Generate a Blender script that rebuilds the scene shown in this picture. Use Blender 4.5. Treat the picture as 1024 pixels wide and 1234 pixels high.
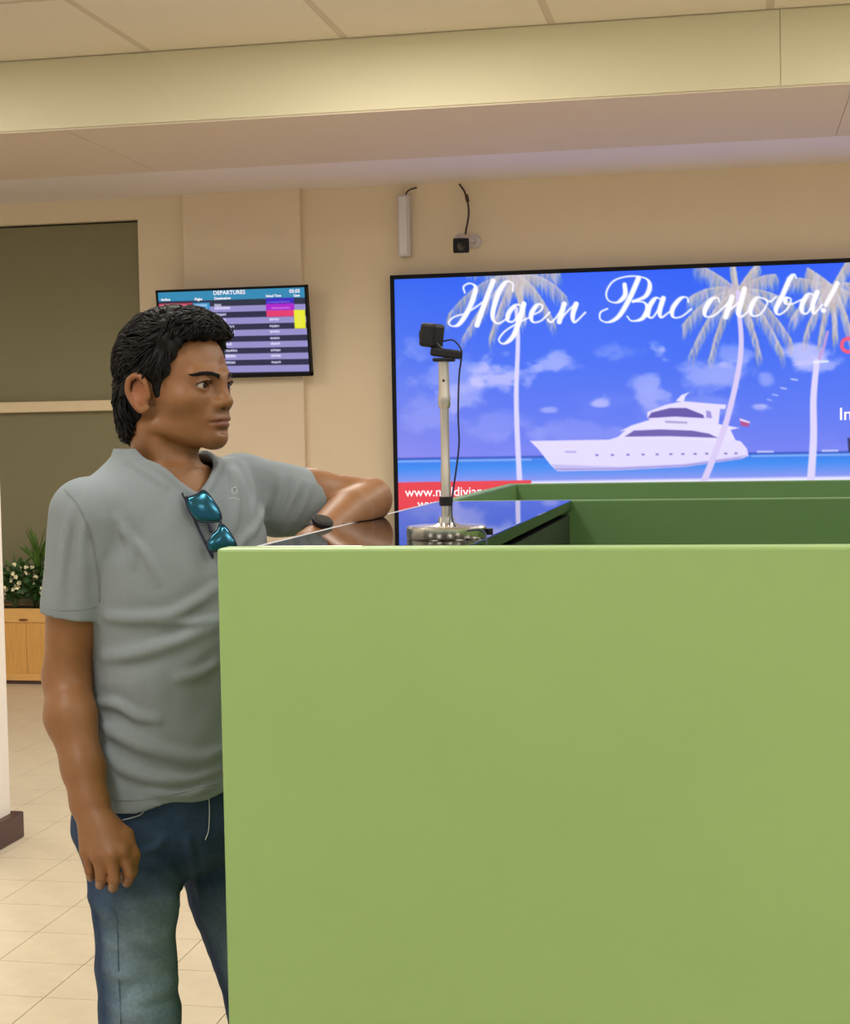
import bpy, bmesh, math, random
import numpy as np
from mathutils import Vector, Matrix

for o in list(bpy.data.objects):
    bpy.data.objects.remove(o, do_unlink=True)
SC = bpy.context.scene
COL = SC.collection

# ------------------------------------------------------------------ camera
FPX, CX, CY = 1900.0, 512.0, 617.0            # focal length and centre in 1024x1234 pixels
CAM = np.array([0.0, 0.0, 1.48])
def cam_axes(yaw, pitch, roll):
    cy, sy = math.cos(yaw), math.sin(yaw)
    fwd = np.array([-sy*math.cos(pitch), cy*math.cos(pitch), -math.sin(pitch)])
    rt = np.array([cy, sy, 0.0]); up = np.cross(rt, fwd)
    return np.array([math.cos(roll)*rt+math.sin(roll)*up, -math.sin(roll)*rt+math.cos(roll)*up, fwd])
AX = cam_axes(0.195, 0.050, -0.018)
def ray(x, y): return AX.T @ np.array([(x-CX)/FPX, -(y-CY)/FPX, 1.0])
def at(x, y, Y):                                # point of the photo on the vertical plane at depth Y
    d = ray(x, y); return CAM + d*(Y/d[1])
def atz(x, y, z):                               # point of the photo on a level plane
    d = ray(x, y); return CAM + d*((z-CAM[2])/d[2])
def proj(P):
    c = (np.asarray(P)-CAM) @ AX.T
    return CX+FPX*c[..., 0]/c[..., 2], CY-FPX*c[..., 1]/c[..., 2]

cd = bpy.data.cameras.new('camera'); cam = bpy.data.objects.new('camera', cd); COL.objects.link(cam)
cd.sensor_fit = 'HORIZONTAL'; cd.sensor_width = 36.0; cd.lens = 36.0*FPX/1024.0
cd.clip_start = 0.05; cd.clip_end = 100
m = Matrix.Identity(4)
for i in range(3):
    m[i][0] = AX[0][i]; m[i][1] = AX[1][i]; m[i][2] = -AX[2][i]; m[i][3] = CAM[i]
cam.matrix_world = m
SC.camera = cam

# ------------------------------------------------------------------ world, lamps, exposure
SC.view_settings.view_transform = 'Standard'
SC.view_settings.look = 'None'
SC.view_settings.gamma = 1.0
SC.view_settings.use_curve_mapping = False
SC.view_settings.exposure = 0.0
w = bpy.data.worlds.new('hall'); SC.world = w; w.use_nodes = True
w.node_tree.nodes['Background'].inputs[0].default_value = (1.0, 0.975, 0.935, 1)
w.node_tree.nodes['Background'].inputs[1].default_value = 0.47
LAMP_W = 31.0
CEIL_Z = 3.226
LAMP_SPOTS = [(x, y) for y in (-2.6, 0.9, 3.3, 5.5) for x in (-4.1, -1.37, 1.37, 4.1)]
def area(loc, sx, sy, watts, colr):
    l = bpy.data.lights.new('ceiling_lamp', 'AREA'); l.shape = 'RECTANGLE'; l.size = sx; l.size_y = sy
    l.energy = watts; l.color = colr
    o = bpy.data.objects.new('ceiling_lamp', l); COL.objects.link(o); o.location = loc
    return o
LAMPS = [area((x, y, CEIL_Z-0.035), 0.58, 1.16, LAMP_W, (1.0, 0.965, 0.905)) for x, y in LAMP_SPOTS]

# ------------------------------------------------------------------ helpers
def lin(c):
    c = np.asarray(c, float)/255.0
    return np.where(c <= 0.04045, c/12.92, ((c+0.055)/1.055)**2.4)
def srgb(r, g, b): return tuple(float(v) for v in lin((r, g, b)))+(1.0,)

def mat(name, col, rough=0.6, metal=0.0, spec=0.5, noise=None, bump=None, attr=None, coat=0.0, emit=None, stretch=None):
    """noise=(scale, amount): value variation; bump=(scale, strength, distance); attr: colour attribute name"""
    M = bpy.data.materials.new(name); M.use_nodes = True
    N = M.node_tree.nodes; L = M.node_tree.links; b = N['Principled BSDF']
    b.inputs['Base Color'].default_value = col; b.inputs['Roughness'].default_value = rough
    b.inputs['Metallic'].default_value = metal; b.inputs['Specular IOR Level'].default_value = spec
    b.inputs['Coat Weight'].default_value = coat
    out = None
    if attr:
        a = N.new('ShaderNodeAttribute'); a.attribute_name = attr; out = a.outputs['Color']
    tc = None
    def coords():
        t = N.new('ShaderNodeTexCoord'); src = t.outputs['Object']
        if stretch:
            mp = N.new('ShaderNodeMapping'); mp.inputs['Scale'].default_value = stretch
            L.new(src, mp.inputs['Vector']); src = mp.outputs['Vector']
        return src
    if noise:
        tc = coords()
        n = N.new('ShaderNodeTexNoise'); n.inputs['Scale'].default_value = noise[0]; n.inputs['Detail'].default_value = 6
        n.inputs['Roughness'].default_value = 0.62
        L.new(tc, n.inputs['Vector'])
        r = N.new('ShaderNodeMapRange'); r.inputs['From Min'].default_value = 0.3; r.inputs['From Max'].default_value = 0.7
        r.inputs['To Min'].default_value = 1-noise[1]; r.inputs['To Max'].default_value = 1+noise[1]
        L.new(n.outputs['Fac'], r.inputs['Value'])
        mx = N.new('ShaderNodeVectorMath'); mx.operation = 'SCALE'
        if out is not None: L.new(out, mx.inputs[0])
        else: mx.inputs[0].default_value = col[:3]
        L.new(r.outputs['Result'], mx.inputs['Scale']); out = mx.outputs['Vector']
    if out is not None: L.new(out, b.inputs['Base Color'])
    if bump:
        tc = tc or coords()
        n2 = N.new('ShaderNodeTexNoise'); n2.inputs['Scale'].default_value = bump[0]; n2.inputs['Detail'].default_value = 5
        L.new(tc, n2.inputs['Vector'])
        bp = N.new('ShaderNodeBump'); bp.inputs['Strength'].default_value = bump[1]; bp.inputs['Distance'].default_value = bump[2]
        L.new(n2.outputs['Fac'], bp.inputs['Height']); L.new(bp.outputs['Normal'], b.inputs['Normal'])
    if emit:
        b.inputs['Emission Color'].default_value = emit[0]; b.inputs['Emission Strength'].default_value = emit[1]
    return M

def screen_mat(name, strength):
    M = bpy.data.materials.new(name); M.use_nodes = True
    N = M.node_tree.nodes; L = M.node_tree.links; b = N['Principled BSDF']
    b.inputs['Base Color'].default_value = (0.01, 0.01, 0.012, 1); b.inputs['Roughness'].default_value = 0.35
    a = N.new('ShaderNodeAttribute'); a.attribute_name = 'picture'
    L.new(a.outputs['Color'], b.inputs['Emission Color']); b.inputs['Emission Strength'].default_value = strength
    return M

def link(name, me, material, parent=None):
    o = bpy.data.objects.new(name, me); COL.objects.link(o)
    if material is not None and len(me.materials) == 0: me.materials.append(material)
    if parent is not None: o.parent = parent; o.matrix_parent_inverse = parent.matrix_basis.inverted()
    return o
def bm_obj(name, bm, material, parent=None, smooth=False):
    me = bpy.data.meshes.new(name); bm.normal_update(); bm.to_mesh(me); bm.free()
    if smooth: me.shade_smooth()
    return link(name, me, material, parent)
def empty(name, loc):
    o = bpy.data.objects.new(name, None); COL.objects.link(o); o.location = loc; o.empty_display_size = 0.05
    return o
def tag(o, label, cat, group=None):
    o['label'] = label; o['category'] = cat
    if group: o['group'] = group
    return o
def struct(o, label=None):
    o['kind'] = 'structure'
    if label: o['label'] = label
    return o

def add_box(bm, lo, hi, bev=0.0, M=None):
    lo = Vector(lo); hi = Vector(hi)
    r = bmesh.ops.create_cube(bm, size=1.0)
    vs = r['verts']
    for v in vs:
        v.co = Vector((lo[i]+(v.co[i]+0.5)*(hi[i]-lo[i]) for i in range(3)))
    if bev > 0:
        es = list({e for v in vs for e in v.link_edges})
        rr = bmesh.ops.bevel(bm, geom=es, offset=bev, segments=2, affect='EDGES', profile=0.5)
        vs = list({v for f in rr['faces'] for v in f.verts} | {v for v in vs if v.is_valid})
    if M is not None:
        for v in vs: v.co = M @ v.co
    return vs
def box(name, lo, hi, material, parent=None, bev=0.0, M=None):
    bm = bmesh.new(); add_box(bm, lo, hi, bev, M); return bm_obj(name, bm, material, parent)
def frame_of(d):
    d = Vector(d).normalized()
    a = Vector((0, 0, 1)) if abs(d.z) < 0.9 else Vector((1, 0, 0))
    x = d.cross(a).normalized(); return x, d.cross(x).normalized(), d
def add_tube(bm, pts, rad, seg=8, cap=True):
    pts = [Vector(p) for p in pts]; n = len(pts)
    if not hasattr(rad, '__len__'): rad = [rad]*n
    rings = []; x = None
    for i in range(n):
        d = (pts[min(i+1, n-1)]-pts[max(i-1, 0)])
        if x is None: x, y, d = frame_of(d)
        else:
            d = d.normalized(); x = (x-d*x.dot(d)).normalized(); y = d.cross(x)
        rings.append([bm.verts.new(pts[i]+(x*math.cos(2*math.pi*k/seg)+y*math.sin(2*math.pi*k/seg))*rad[i]) for k in range(seg)])
    for a, b in zip(rings, rings[1:]):
        for k in range(seg): bm.faces.new((a[k], a[(k+1) % seg], b[(k+1) % seg], b[k]))
    if cap:
        bm.faces.new(rings[0][::-1]); bm.faces.new(rings[-1])
def tube(name, pts, rad, material, parent=None, seg=8, smooth=True):
    bm = bmesh.new(); add_tube(bm, pts, rad, seg); return bm_obj(name, bm, material, parent, smooth)
def spline(pts, n=8):
    P = [np.asarray(p, float) for p in pts]; P = [2*P[0]-P[1]]+P+[2*P[-1]-P[-2]]; out = []
    for i in range(1, len(P)-2):
        for k in range(n):
            t = k/n
            out.append(0.5*((2*P[i])+(P[i+1]-P[i-1])*t+(2*P[i-1]-5*P[i]+4*P[i+1]-P[i+2])*t*t+(3*P[i]-P[i-1]-3*P[i+1]+P[i+2])*t**3))
    out.append(P[-2]); return out
def lathe(name, prof, loc, material, parent=None, seg=40, smooth=True, M=None):
    bm = bmesh.new(); rings = []
    for r, z in prof:
        rings.append([bm.verts.new((r*math.cos(2*math.pi*k/seg), r*math.sin(2*math.pi*k/seg), z)) for k in range(seg)])
    for a, b in zip(rings, rings[1:]):
        for k in range(seg): bm.faces.new((a[k], a[(k+1) % seg], b[(k+1) % seg], b[k]))
    bm.faces.new(rings[0][::-1]); bm.faces.new(rings[-1])
    T = Matrix.Translation(Vector(loc)) @ (M if M is not None else Matrix.Identity(4))
    bm.transform(T)
    o = bm_obj(name, bm, material, parent)
    if smooth: o.data.set_sharp_from_angle(angle=math.radians(35)); 
    for p in o.data.polygons: p.use_smooth = smooth
    return o
def pydata(name, v, f, material, parent=None, smooth=True):
    me = bpy.data.meshes.new(name)
    v = np.asarray(v, np.float32); f = np.asarray(f, np.int32); k = f.shape[1]
    me.vertices.add(len(v)); me.vertices.foreach_set('co', v.ravel())
    me.loops.add(f.size); me.loops.foreach_set('vertex_index', f.ravel())
    me.polygons.add(len(f)); me.polygons.foreach_set('loop_start', np.arange(0, f.size, k, dtype=np.int32))
    me.polygons.foreach_set('loop_total', np.full(len(f), k, np.int32))
    me.update(calc_edges=True)
    if smooth: me.shade_smooth()
    return link(name, me, material, parent)
def set_color(o, name, cols):
    a = o.data.color_attributes.new(name, 'FLOAT_COLOR', 'POINT')
    c = np.ones((len(o.data.vertices), 4), np.float32); c[:, :3] = cols
    a.data.foreach_set('color', c.ravel())
def text_mesh(name, s, size, org, ux, uz, material, parent, extrude=0.0005, align='LEFT', bold=0.0):
    cu = bpy.data.curves.new(name, 'FONT'); cu.body = s; cu.size = size; cu.extrude = extrude; cu.align_x = align
    cu.offset = bold; cu.resolution_u = 3
    t = bpy.data.objects.new(name, cu); COL.objects.link(t)
    dg = bpy.context.evaluated_depsgraph_get(); me = bpy.data.meshes.new_from_object(t.evaluated_get(dg))
    bpy.data.objects.remove(t); bpy.data.curves.remove(cu)
    ux = Vector(ux).normalized(); uz = Vector(uz).normalized(); un = ux.cross(uz)
    M = Matrix(((ux.x, uz.x, un.x, org[0]), (ux.y, uz.y, un.y, org[1]), (ux.z, uz.z, un.z, org[2]), (0, 0, 0, 1)))
    me.transform(M); me.name = name
    me.materials.clear()
    return link(name, me, material, parent)
# ------------------------------------------------------------------ materials of the room
M_wall = mat('cream_wall_paint', srgb(230, 212, 182), 0.75, noise=(3.0, 0.02), bump=(220, 0.05, 0.002))
M_pil = mat('pilaster_paint', srgb(230, 211, 184), 0.75, noise=(3.0, 0.02), bump=(220, 0.05, 0.002))
M_bulk = mat('bulkhead_paint', srgb(224, 217, 186), 0.8, noise=(2.0, 0.015))
M_ceil = mat('ceiling_panel_paint', srgb(226, 216, 196), 0.85, noise=(40, 0.015))
M_grid = mat('ceiling_joint', srgb(206, 192, 172), 0.8)
M_tile = mat('floor_tile', srgb(212, 199, 174), 0.30, noise=(9.0, 0.07), bump=(30, 0.03, 0.002))
M_joint = mat('floor_joint', srgb(186, 170, 143), 0.7)
M_col = mat('white_partition', srgb(232, 224, 214), 0.6)
M_base = mat('brown_baseboard', srgb(74, 48, 40), 0.45, noise=(30, 0.15), stretch=(1, 0.2, 1))
M_blind = mat('olive_roller_blind', srgb(134, 128, 98), 0.85, noise=(60, 0.05), stretch=(6, 1, 0.3), bump=(400, 0.1, 0.001))
M_frame = mat('cream_window_frame', srgb(228, 208, 172), 0.5)
M_dark = mat('shadow_gap', srgb(60, 52, 40), 0.9)

# ------------------------------------------------------------------ floor
floor = struct(box('floor', (-9, -6, -0.06), (7, 9.6, -0.0035), M_joint))
TS, X0, Y0 = 0.2585, -1.814, 3.845
bm = bmesh.new(); g = 0.0014
add_box(bm, (g, g, -0.0035), (TS-g, TS-g, 0.0)); tme = bpy.data.meshes.new('floor_tile'); bm.to_mesh(tme); bm.free()
tme.materials.append(M_tile)
near, rest = [], []
for i in range(-27, 34):
    for j in range(-38, 23):
        x, y = X0+i*TS, Y0+j*TS
        if y+TS > 9.58: continue
        u, v = proj((x+TS/2, y+TS/2, 0.0)) if y > 0.5 else (9e9, 0)
        (near if (-40 < u < 300 and 815 < v < 1270 and y > 1) else rest).append((v, x, y))
near.sort(reverse=True)
rest += near[300:]; near = near[:300]
for v, x, y in near:
    o = link('floor_tile', tme, None, floor); o.location = (x, y, 0)
V, F = [], []
for _, x, y in rest:
    n = len(V); V += [(x+g, y+g, 0), (x+TS-g, y+g, 0), (x+TS-g, y+TS-g, 0), (x+g, y+TS-g, 0)]; F.append((n, n+1, n+2, n+3))
o = pydata('floor_tile_field', V, F, M_tile, floor, smooth=False); o['kind'] = 'stuff'

# ------------------------------------------------------------------ back wall with window opening and pilaster
WY = 9.3
WX0, WX1, WZ0, WZ1 = -6.9, -3.614, 0.40, 2.832
bm = bmesh.new()
add_box(bm, (-9, WY, 0), (WX0, WY+0.25, 3.3))
add_box(bm, (WX0, WY, WZ1), (WX1, WY+0.25, 3.3))
add_box(bm, (WX0, WY, 0), (WX1, WY+0.25, WZ0))
add_box(bm, (WX1, WY, 0), (7, WY+0.25, 3.3))
wall = struct(bm_obj('wall_back', bm, M_wall))
box('pilaster', (-3.304, WY-0.05, 0), (-2.563, WY, 2.965), M_pil, wall, bev=0.004)
win = struct(bm_obj('window_1', (lambda b: (add_box(b, (WX0, WY+0.10, WZ0), (WX1, WY+0.12, WZ1)), b)[1])(bmesh.new()), M_dark))
for k, (za, zb) in enumerate(((WZ0+0.02, 1.655), (1.722, WZ1-0.012))):
    n = 3; wd = (WX1-0.008-WX0)/n
    for i in range(n):
        box('roller_blind', (WX0+i*wd+0.006, WY+0.045, za), (WX0+(i+1)*wd-0.006, WY+0.055, zb), M_blind, win)
box('transom', (WX0, WY-0.012, 1.655), (WX1, WY+0.07, 1.722), M_frame, win, bev=0.006)
box('window_sill', (WX0-0.05, WY-0.06, WZ0-0.05), (WX1+0.05, WY, WZ0), M_frame, win, bev=0.004)
bb = struct(box('baseboard_back', (-9, WY-0.015, 0), (7, WY, 0.10), M_base, bev=0.003))

# ------------------------------------------------------------------ ceiling, bulkhead, recessed strip
BY0, BY1, BZ = 6.85, 8.03, 2.90
ceil = struct(box('ceiling', (-9, -6, CEIL_Z-0.002), (7, BY0, CEIL_Z+0.06), M_grid))
CW, CXO, CYD = 0.913, -2.584, 0.913
lampset = [(x-0.29, x+0.29, y-0.58, y+0.58) for x, y in LAMP_SPOTS]
bm = bmesh.new(); add_box(bm, (0.017, 0.017, -0.004), (CW-0.017, CYD-0.017, 0.004)); pme = bpy.data.meshes.new('ceiling_panel'); bm.to_mesh(pme); bm.free()
pme.materials.append(M_ceil)
for i in range(-7, 11):
    for j in range(0, 14):
        x, y = CXO+i*CW, BY0-(j+1)*CYD
        if x < -9 or x+CW > 7: continue
        o = link('ceiling_panel', pme, None, ceil); o.location = (x, y, CEIL_Z)
bulk = struct(box('trim_1', (-9, BY0, BZ), (7, BY1, CEIL_Z+0.06), M_bulk), 'cream bulkhead beam below the ceiling panels')
M_bot = mat('bulkhead_soffit', srgb(216, 200, 178), 0.8)
for xa, xb in ((-9, -3.62), (-3.617, 0.195), (0.198, 4.1), (4.103, 7)):
    box('bulkhead_board', (xa, BY0-0.006, BZ+0.004), (xb, BY0, CEIL_Z-0.008), M_bulk, bulk)
for xa, xb in ((-9, -3.0), (-2.997, 0.49), (0.493, 7)):
    box('soffit_board', (xa, BY0-0.006, BZ-0.006), (xb, BY1+0.012, BZ), M_bot, bulk)
M_rec = mat('recess_glow_tint', srgb(238, 228, 224), 0.6)  # whiter than the cream walls: glow of the big screen put into the colour
rec = struct(box('trim_2', (-9, BY1, 2.963), (7, WY+0.1, 3.25), M_rec), 'recessed ceiling strip between the bulkhead and the back wall')

# ------------------------------------------------------------------ left partition
part = struct(box('wall_left', (-3.3, 0.8, 0), (-2.652, 5.39, CEIL_Z), M_col, bev=0.01))
sk = struct(box('baseboard_left', (-3.333, 0.8, 0), (-2.618, 5.424, 0.098), M_base, bev=0.006))

# ------------------------------------------------------------------ ceiling lamps (above and behind the camera)
M_diff = mat('lamp_diffuser', (0.9, 0.88, 0.84, 1), 0.5, emit=((1, 0.94, 0.82, 1), 4.0))
M_lf = mat('lamp_frame', srgb(235, 232, 225), 0.4)
for n, ((x, y), lo) in enumerate(zip(LAMP_SPOTS, LAMPS)):
    t = empty('ceiling_light', (x, y, CEIL_Z-0.004))
    box('diffuser', (x-0.285, y-0.575, CEIL_Z-0.024), (x+0.285, y+0.575, CEIL_Z-0.010), M_diff, t)
    bm = bmesh.new()
    for a, b in (((x-0.30, y-0.59), (x-0.285, y+0.59)), ((x+0.285, y-0.59), (x+0.30, y+0.59)), ((x-0.285, y-0.59), (x+0.285, y-0.575)), ((x-0.285, y+0.575), (x+0.285, y+0.59))):
        add_box(bm, (*a, CEIL_Z-0.026), (*b, CEIL_Z-0.004))
    bm_obj('lamp_frame', bm, M_lf, t)
    tag(t, 'rectangular white ceiling light panel set flush in the hall ceiling', 'ceiling light', 'ceiling lights of the hall')
    lo.parent = t; lo.matrix_parent_inverse = Matrix.Translation(-Vector(t.location))

# ------------------------------------------------------------------ check-in counters
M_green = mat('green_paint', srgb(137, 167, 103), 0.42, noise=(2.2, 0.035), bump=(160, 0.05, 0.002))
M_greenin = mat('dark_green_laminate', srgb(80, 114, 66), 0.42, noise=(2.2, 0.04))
M_black = mat('black_gloss_top', (0.004, 0.004, 0.005, 1), 0.025, spec=0.6)
M_blk2 = mat('black_laminate', (0.006, 0.006, 0.007, 1), 0.35)
M_glint = mat('pale_edge_glint', srgb(170, 172, 176), 0.3)
TZ = 1.331
c1 = empty('check_in_counter', (0.45, 2.05, 0))
tag(c1, 'green check-in counter with glossy black side ledge that the man leans on', 'counter')
FP = box('front_panel', (-0.680, 2.004, 0.0), (1.75, 2.050, TZ), M_green, c1, bev=0.004)
box('side_cabinet', (-0.625, 2.052, 0.0), (-0.350, 3.366, TZ-0.032), M_blk2, c1)
box('side_panel', (-0.637, 2.052, 0.0), (-0.626, 3.366, TZ-0.022), M_green, c1)
box('ledge_top', (-0.632, 2.051, TZ-0.020), (-0.345, 3.367, TZ), M_black, c1, bev=0.0012)
box('edge_glint', (-0.640, 2.051, TZ-0.020), (-0.6325, 3.367, TZ+0.0003), M_glint, c1, bev=0.001)  # pale strip: light reflected along the ledge's edge, put in as colour
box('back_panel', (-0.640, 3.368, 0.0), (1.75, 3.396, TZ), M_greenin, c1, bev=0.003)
box('right_panel', (1.72, 2.051, 0.0), (1.75, 3.367, TZ), M_green, c1)
c2 = empty('check_in_counter', (0.45, 3.9, 0))
tag(c2, 'second green counter pen built on behind the first, without a black ledge', 'counter')
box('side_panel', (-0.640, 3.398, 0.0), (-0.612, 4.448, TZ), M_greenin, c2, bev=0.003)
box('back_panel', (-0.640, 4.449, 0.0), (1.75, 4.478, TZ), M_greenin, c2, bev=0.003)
box('right_panel', (1.72, 3.398, 0.0), (1.75, 4.448, TZ), M_green, c2)
# ------------------------------------------------------------------ raster helper for the two lit displays
class Art:
    def __init__(s, x0, y0, x1, y1, k):
        s.x0, s.y0, s.k = x0, y0, k
        s.w, s.h = int((x1-x0)*k)+1, int((y1-y0)*k)+1
        s.X, s.Y = np.meshgrid(x0+np.arange(s.w)/k, y0+np.arange(s.h)/k)
        s.im = np.zeros((s.h, s.w, 3))
    def blend(s, mask, col, sl=(slice(None), slice(None))):
        s.im[sl] = s.im[sl]*(1-mask[..., None])+np.asarray(col, float)*mask[..., None]
    def win(s, xa, ya, xb, yb):
        i0, i1 = max(0, int((xa-s.x0)*s.k)-1), min(s.w, int((xb-s.x0)*s.k)+3)
        j0, j1 = max(0, int((ya-s.y0)*s.k)-1), min(s.h, int((yb-s.y0)*s.k)+3)
        return None if i1 <= i0 or j1 <= j0 else (slice(j0, j1), slice(i0, i1))
    def stroke(s, pts, wid, col, alpha=1.0, soft=0.7):
        P = np.asarray(pts, float); W = np.broadcast_to(np.asarray(wid, float), (len(P),))
        pad = W.max()/2+soft+1
        sl = s.win(P[:, 0].min()-pad, P[:, 1].min()-pad, P[:, 0].max()+pad, P[:, 1].max()+pad)
        if sl is None: return
        X, Y = s.X[sl], s.Y[sl]; best = np.full(X.shape, 1e9)
        for a, b, wa, wb in zip(P, P[1:], W, W[1:]):
            d = b-a; L = d@d+1e-9
            t = np.clip(((X-a[0])*d[0]+(Y-a[1])*d[1])/L, 0, 1)
            best = np.minimum(best, np.hypot(X-a[0]-t*d[0], Y-a[1]-t*d[1])-(wa+(wb-wa)*t)/2)
        s.blend(np.clip(0.5-best/(2*soft), 0, 1)*alpha, col, sl)
    def poly(s, pts, col, alpha=1.0, soft=0.6):
        P = np.asarray(pts, float); Q = np.roll(P, -1, 0)
        sl = s.win(P[:, 0].min()-2, P[:, 1].min()-2, P[:, 0].max()+2, P[:, 1].max()+2)
        if sl is None: return
        X, Y = s.X[sl], s.Y[sl]; ins = np.zeros(X.shape, bool); dm = np.full(X.shape, 1e9)
        for a, b in zip(P, Q):
            c = ((a[1] > Y) != (b[1] > Y)) & (X < (b[0]-a[0])*(Y-a[1])/(b[1]-a[1]+1e-12)+a[0]); ins ^= c
            d = b-a; L = d@d+1e-9; t = np.clip(((X-a[0])*d[0]+(Y-a[1])*d[1])/L, 0, 1)
            dm = np.minimum(dm, np.hypot(X-a[0]-t*d[0], Y-a[1]-t*d[1]))
        sd = np.where(ins, -dm, dm)
        s.blend(np.clip(0.5-sd/(2*soft), 0, 1)*alpha, col, sl)
    def rect(s, xa, ya, xb, yb, col, alpha=1.0): s.poly([(xa, ya), (xb, ya), (xb, yb), (xa, yb)], col, alpha)
    def sample(s, x, y):
        u = np.clip((x-s.x0)*s.k, 0, s.w-1.001); v = np.clip((y-s.y0)*s.k, 0, s.h-1.001)
        i, j = u.astype(int), v.astype(int); a, b = (u-i)[..., None], (v-j)[..., None]; I = s.im
        return (I[j, i]*(1-a)+I[j, i+1]*a)*(1-b)+(I[j+1, i]*(1-a)+I[j+1, i+1]*a)*b
def vnoise(X, Y, seed):
    r = np.random.RandomState(seed).rand(256, 256)
    i, j = np.floor(X).astype(int), np.floor(Y).astype(int); a, b = X-i, Y-j
    a, b = a*a*(3-2*a), b*b*(3-2*b)
    g = lambda p, q: r[q % 256, p % 256]
    return (g(i, j)*(1-a)+g(i+1, j)*a)*(1-b)+(g(i, j+1)*(1-a)+g(i+1, j+1)*a)*b
def fbm(X, Y, seed, n=4): return sum(vnoise(X*2**k, Y*2**k, seed+k)/2**(k+1) for k in range(n))

# ---- picture on the big screen: sea, palms, white yacht, script greeting
A = Art(462, 296, 1250, 780, 1.5); X, Y = A.X, A.Y; rs = np.random.RandomState(4)
t = np.clip((Y-300)/250, 0, 1)[..., None]
top, mid, low = np.array((4, 82, 240.)), np.array((48, 100, 238.)), np.array((112, 124, 236.))
A.im[:] = np.where(t < 0.5, top+(mid-top)*t*2, mid+(low-mid)*(t-0.5)*2)
left = np.clip((620-X)/160, 0, 1)[..., None]; A.im[:] += left*np.array((22, 10, -4.))
nz = fbm(X/26, Y/17, 1); nz2 = fbm(X/60, Y/30, 9)
for cx, cy, rx, ry, al in ((607, 452, 46, 22, .75), (668, 437, 24, 15, .6), (552, 452, 40, 26, .35), (560, 478, 36, 22, .45), (795, 422, 13, 12, .8), (782, 470, 20, 26, .55), (868, 452, 46, 20, .55),
                           (880, 430, 26, 14, .45), (968, 425, 26, 20, .8), (985, 440, 34, 10, .6), (922, 458, 12, 12, .45), (722, 487, 14, 6, .7), (660, 494, 12, 5, .5), (600, 510, 60, 20, .22), (520, 500, 40, 26, .25),
                           (745, 425, 40, 10, .3), (495, 425, 20, 14, .3), (860, 490, 30, 14, .25), (1110, 450, 60, 26, .6), (700, 520, 80, 14, .2), (915, 490, 14, 7, .6), (1180, 500, 40, 18, .5)):
    d = ((X-cx)/rx)**2+((Y-cy)/ry)**2
    A.blend(np.clip((np.exp(-d*0.8)*1.15+(nz-0.5)*1.5-0.42)*2.6, 0, 1)*np.exp(-d*0.25)*al, (208, 202, 250))
A.blend(np.clip((nz2-0.5)*1.6, 0, 1)*np.clip((Y-430)/80, 0, 1)*0.35, (170, 170, 248))
hz = 552-0.0155*(X-482)
sea = np.clip((Y-hz)*1.2, 0, 1); dd = np.clip((Y-hz)/32, 0, 1)[..., None]
seac = np.where(dd < 0.35, np.array((36, 112, 226.))+dd/0.35*np.array((10, 20, 10.)), np.array((46, 132, 236.))+(dd-0.35)/0.65*np.array((96, 14, 0.)))
A.im[:] = A.im*(1-sea[..., None])+seac*sea[..., None]
A.blend(np.exp(-((Y-hz-1.0)/1.3)**2)*0.8, (42, 66, 176)); A.blend(np.exp(-((Y-hz-4.2)/1.3)**2)*0.7*np.where((X > 640) & (X < 905), 0.2, 1), (168, 190, 250))
A.blend(np.clip((Y-hz-29)/3, 0, 1), (224, 224, 252)); A.blend(np.clip((Y-hz-40)/20, 0, 1), (150, 160, 240))
for bx in (922, 1000): A.stroke([(bx-9, 544.5-.0155*(bx-920)), (bx+9, 544.3-.0155*(bx-920))], 2.4, (206, 210, 250), 0.8)
# palms
def palm(cx, cy, fr, seed, dens=1.0):
    r = np.random.RandomState(seed)
    for (ang, ln, droop) in fr:
        a = math.radians(ang); pts = []
        for k in range(11):
            q = k/10; pts.append((cx+math.cos(a)*ln*q, cy-math.sin(a)*ln*q+droop*q*q))
        for k in range(1, 11):
            p = np.array(pts[k]); tdir = np.array(pts[k])-np.array(pts[k-1])
            for _ in range(int(11*dens)):
                side = r.choice((-1, 1)); q = r.rand()
                leaf = np.array((tdir[0]*0.5*r.rand()+side*2*r.rand(), 8+r.rand()*20*(1-0.3*k/10)))
                cc = [(206, 198, 214), (196, 192, 150), (180, 160, 200), (214, 214, 236), (160, 150, 150), (190, 170, 160)][r.randint(6)]
                b = p-tdir*q
                A.stroke([b, b+leaf*0.6+(side*2, 0), b+leaf], [2.6, 2.2, 0.9], cc, 0.20)
        A.stroke(pts, [2.6]*5+[1.6]*6, (210, 204, 216), 0.32)
palm(624, 333, [(170, 84, 60), (200, 70, 50), (150, 70, 20), (120, 46, 20), (40, 66, 40), (15, 60, 40), (70, 50, 20), (-20, 46, 40), (215, 40, 50), (-70, 20, 30), (100, 40, 10)], 3, 1.3)
palm(889, 350, [(160, 62, 30), (178, 68, 46), (140, 66, 10), (200, 60, 54), (40, 60, 20), (10, 68, 30), (-10, 66, 50), (-25, 60, 50), (60, 50, 10), (100, 40, 0), (215, 40, 56), (-50, 40, 44)], 5, 1.5)
palm(1003, 345, [(160, 58, 10), (180, 50, 40), (140, 40, 4), (200, 36, 50), (20, 60, 30), (-10, 60, 40), (-50, 40, 40), (60, 50, 0), (230, 24, 50), (-80, 20, 40)], 8, 1.5)
A.stroke(spline([(622, 372), (624, 410), (622, 470), (623, 520), (626, 580)]), np.linspace(4.6, 6.6, 33), (214, 208, 250))
A.stroke(spline([(997, 400), (992, 420), (986, 434)]), 3.6, (188, 150, 216), 0.9)
A.stroke(spline([(984, 436), (980, 480), (980, 530), (976, 590)]), np.linspace(7, 9.5, 25), (216, 208, 248))
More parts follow.
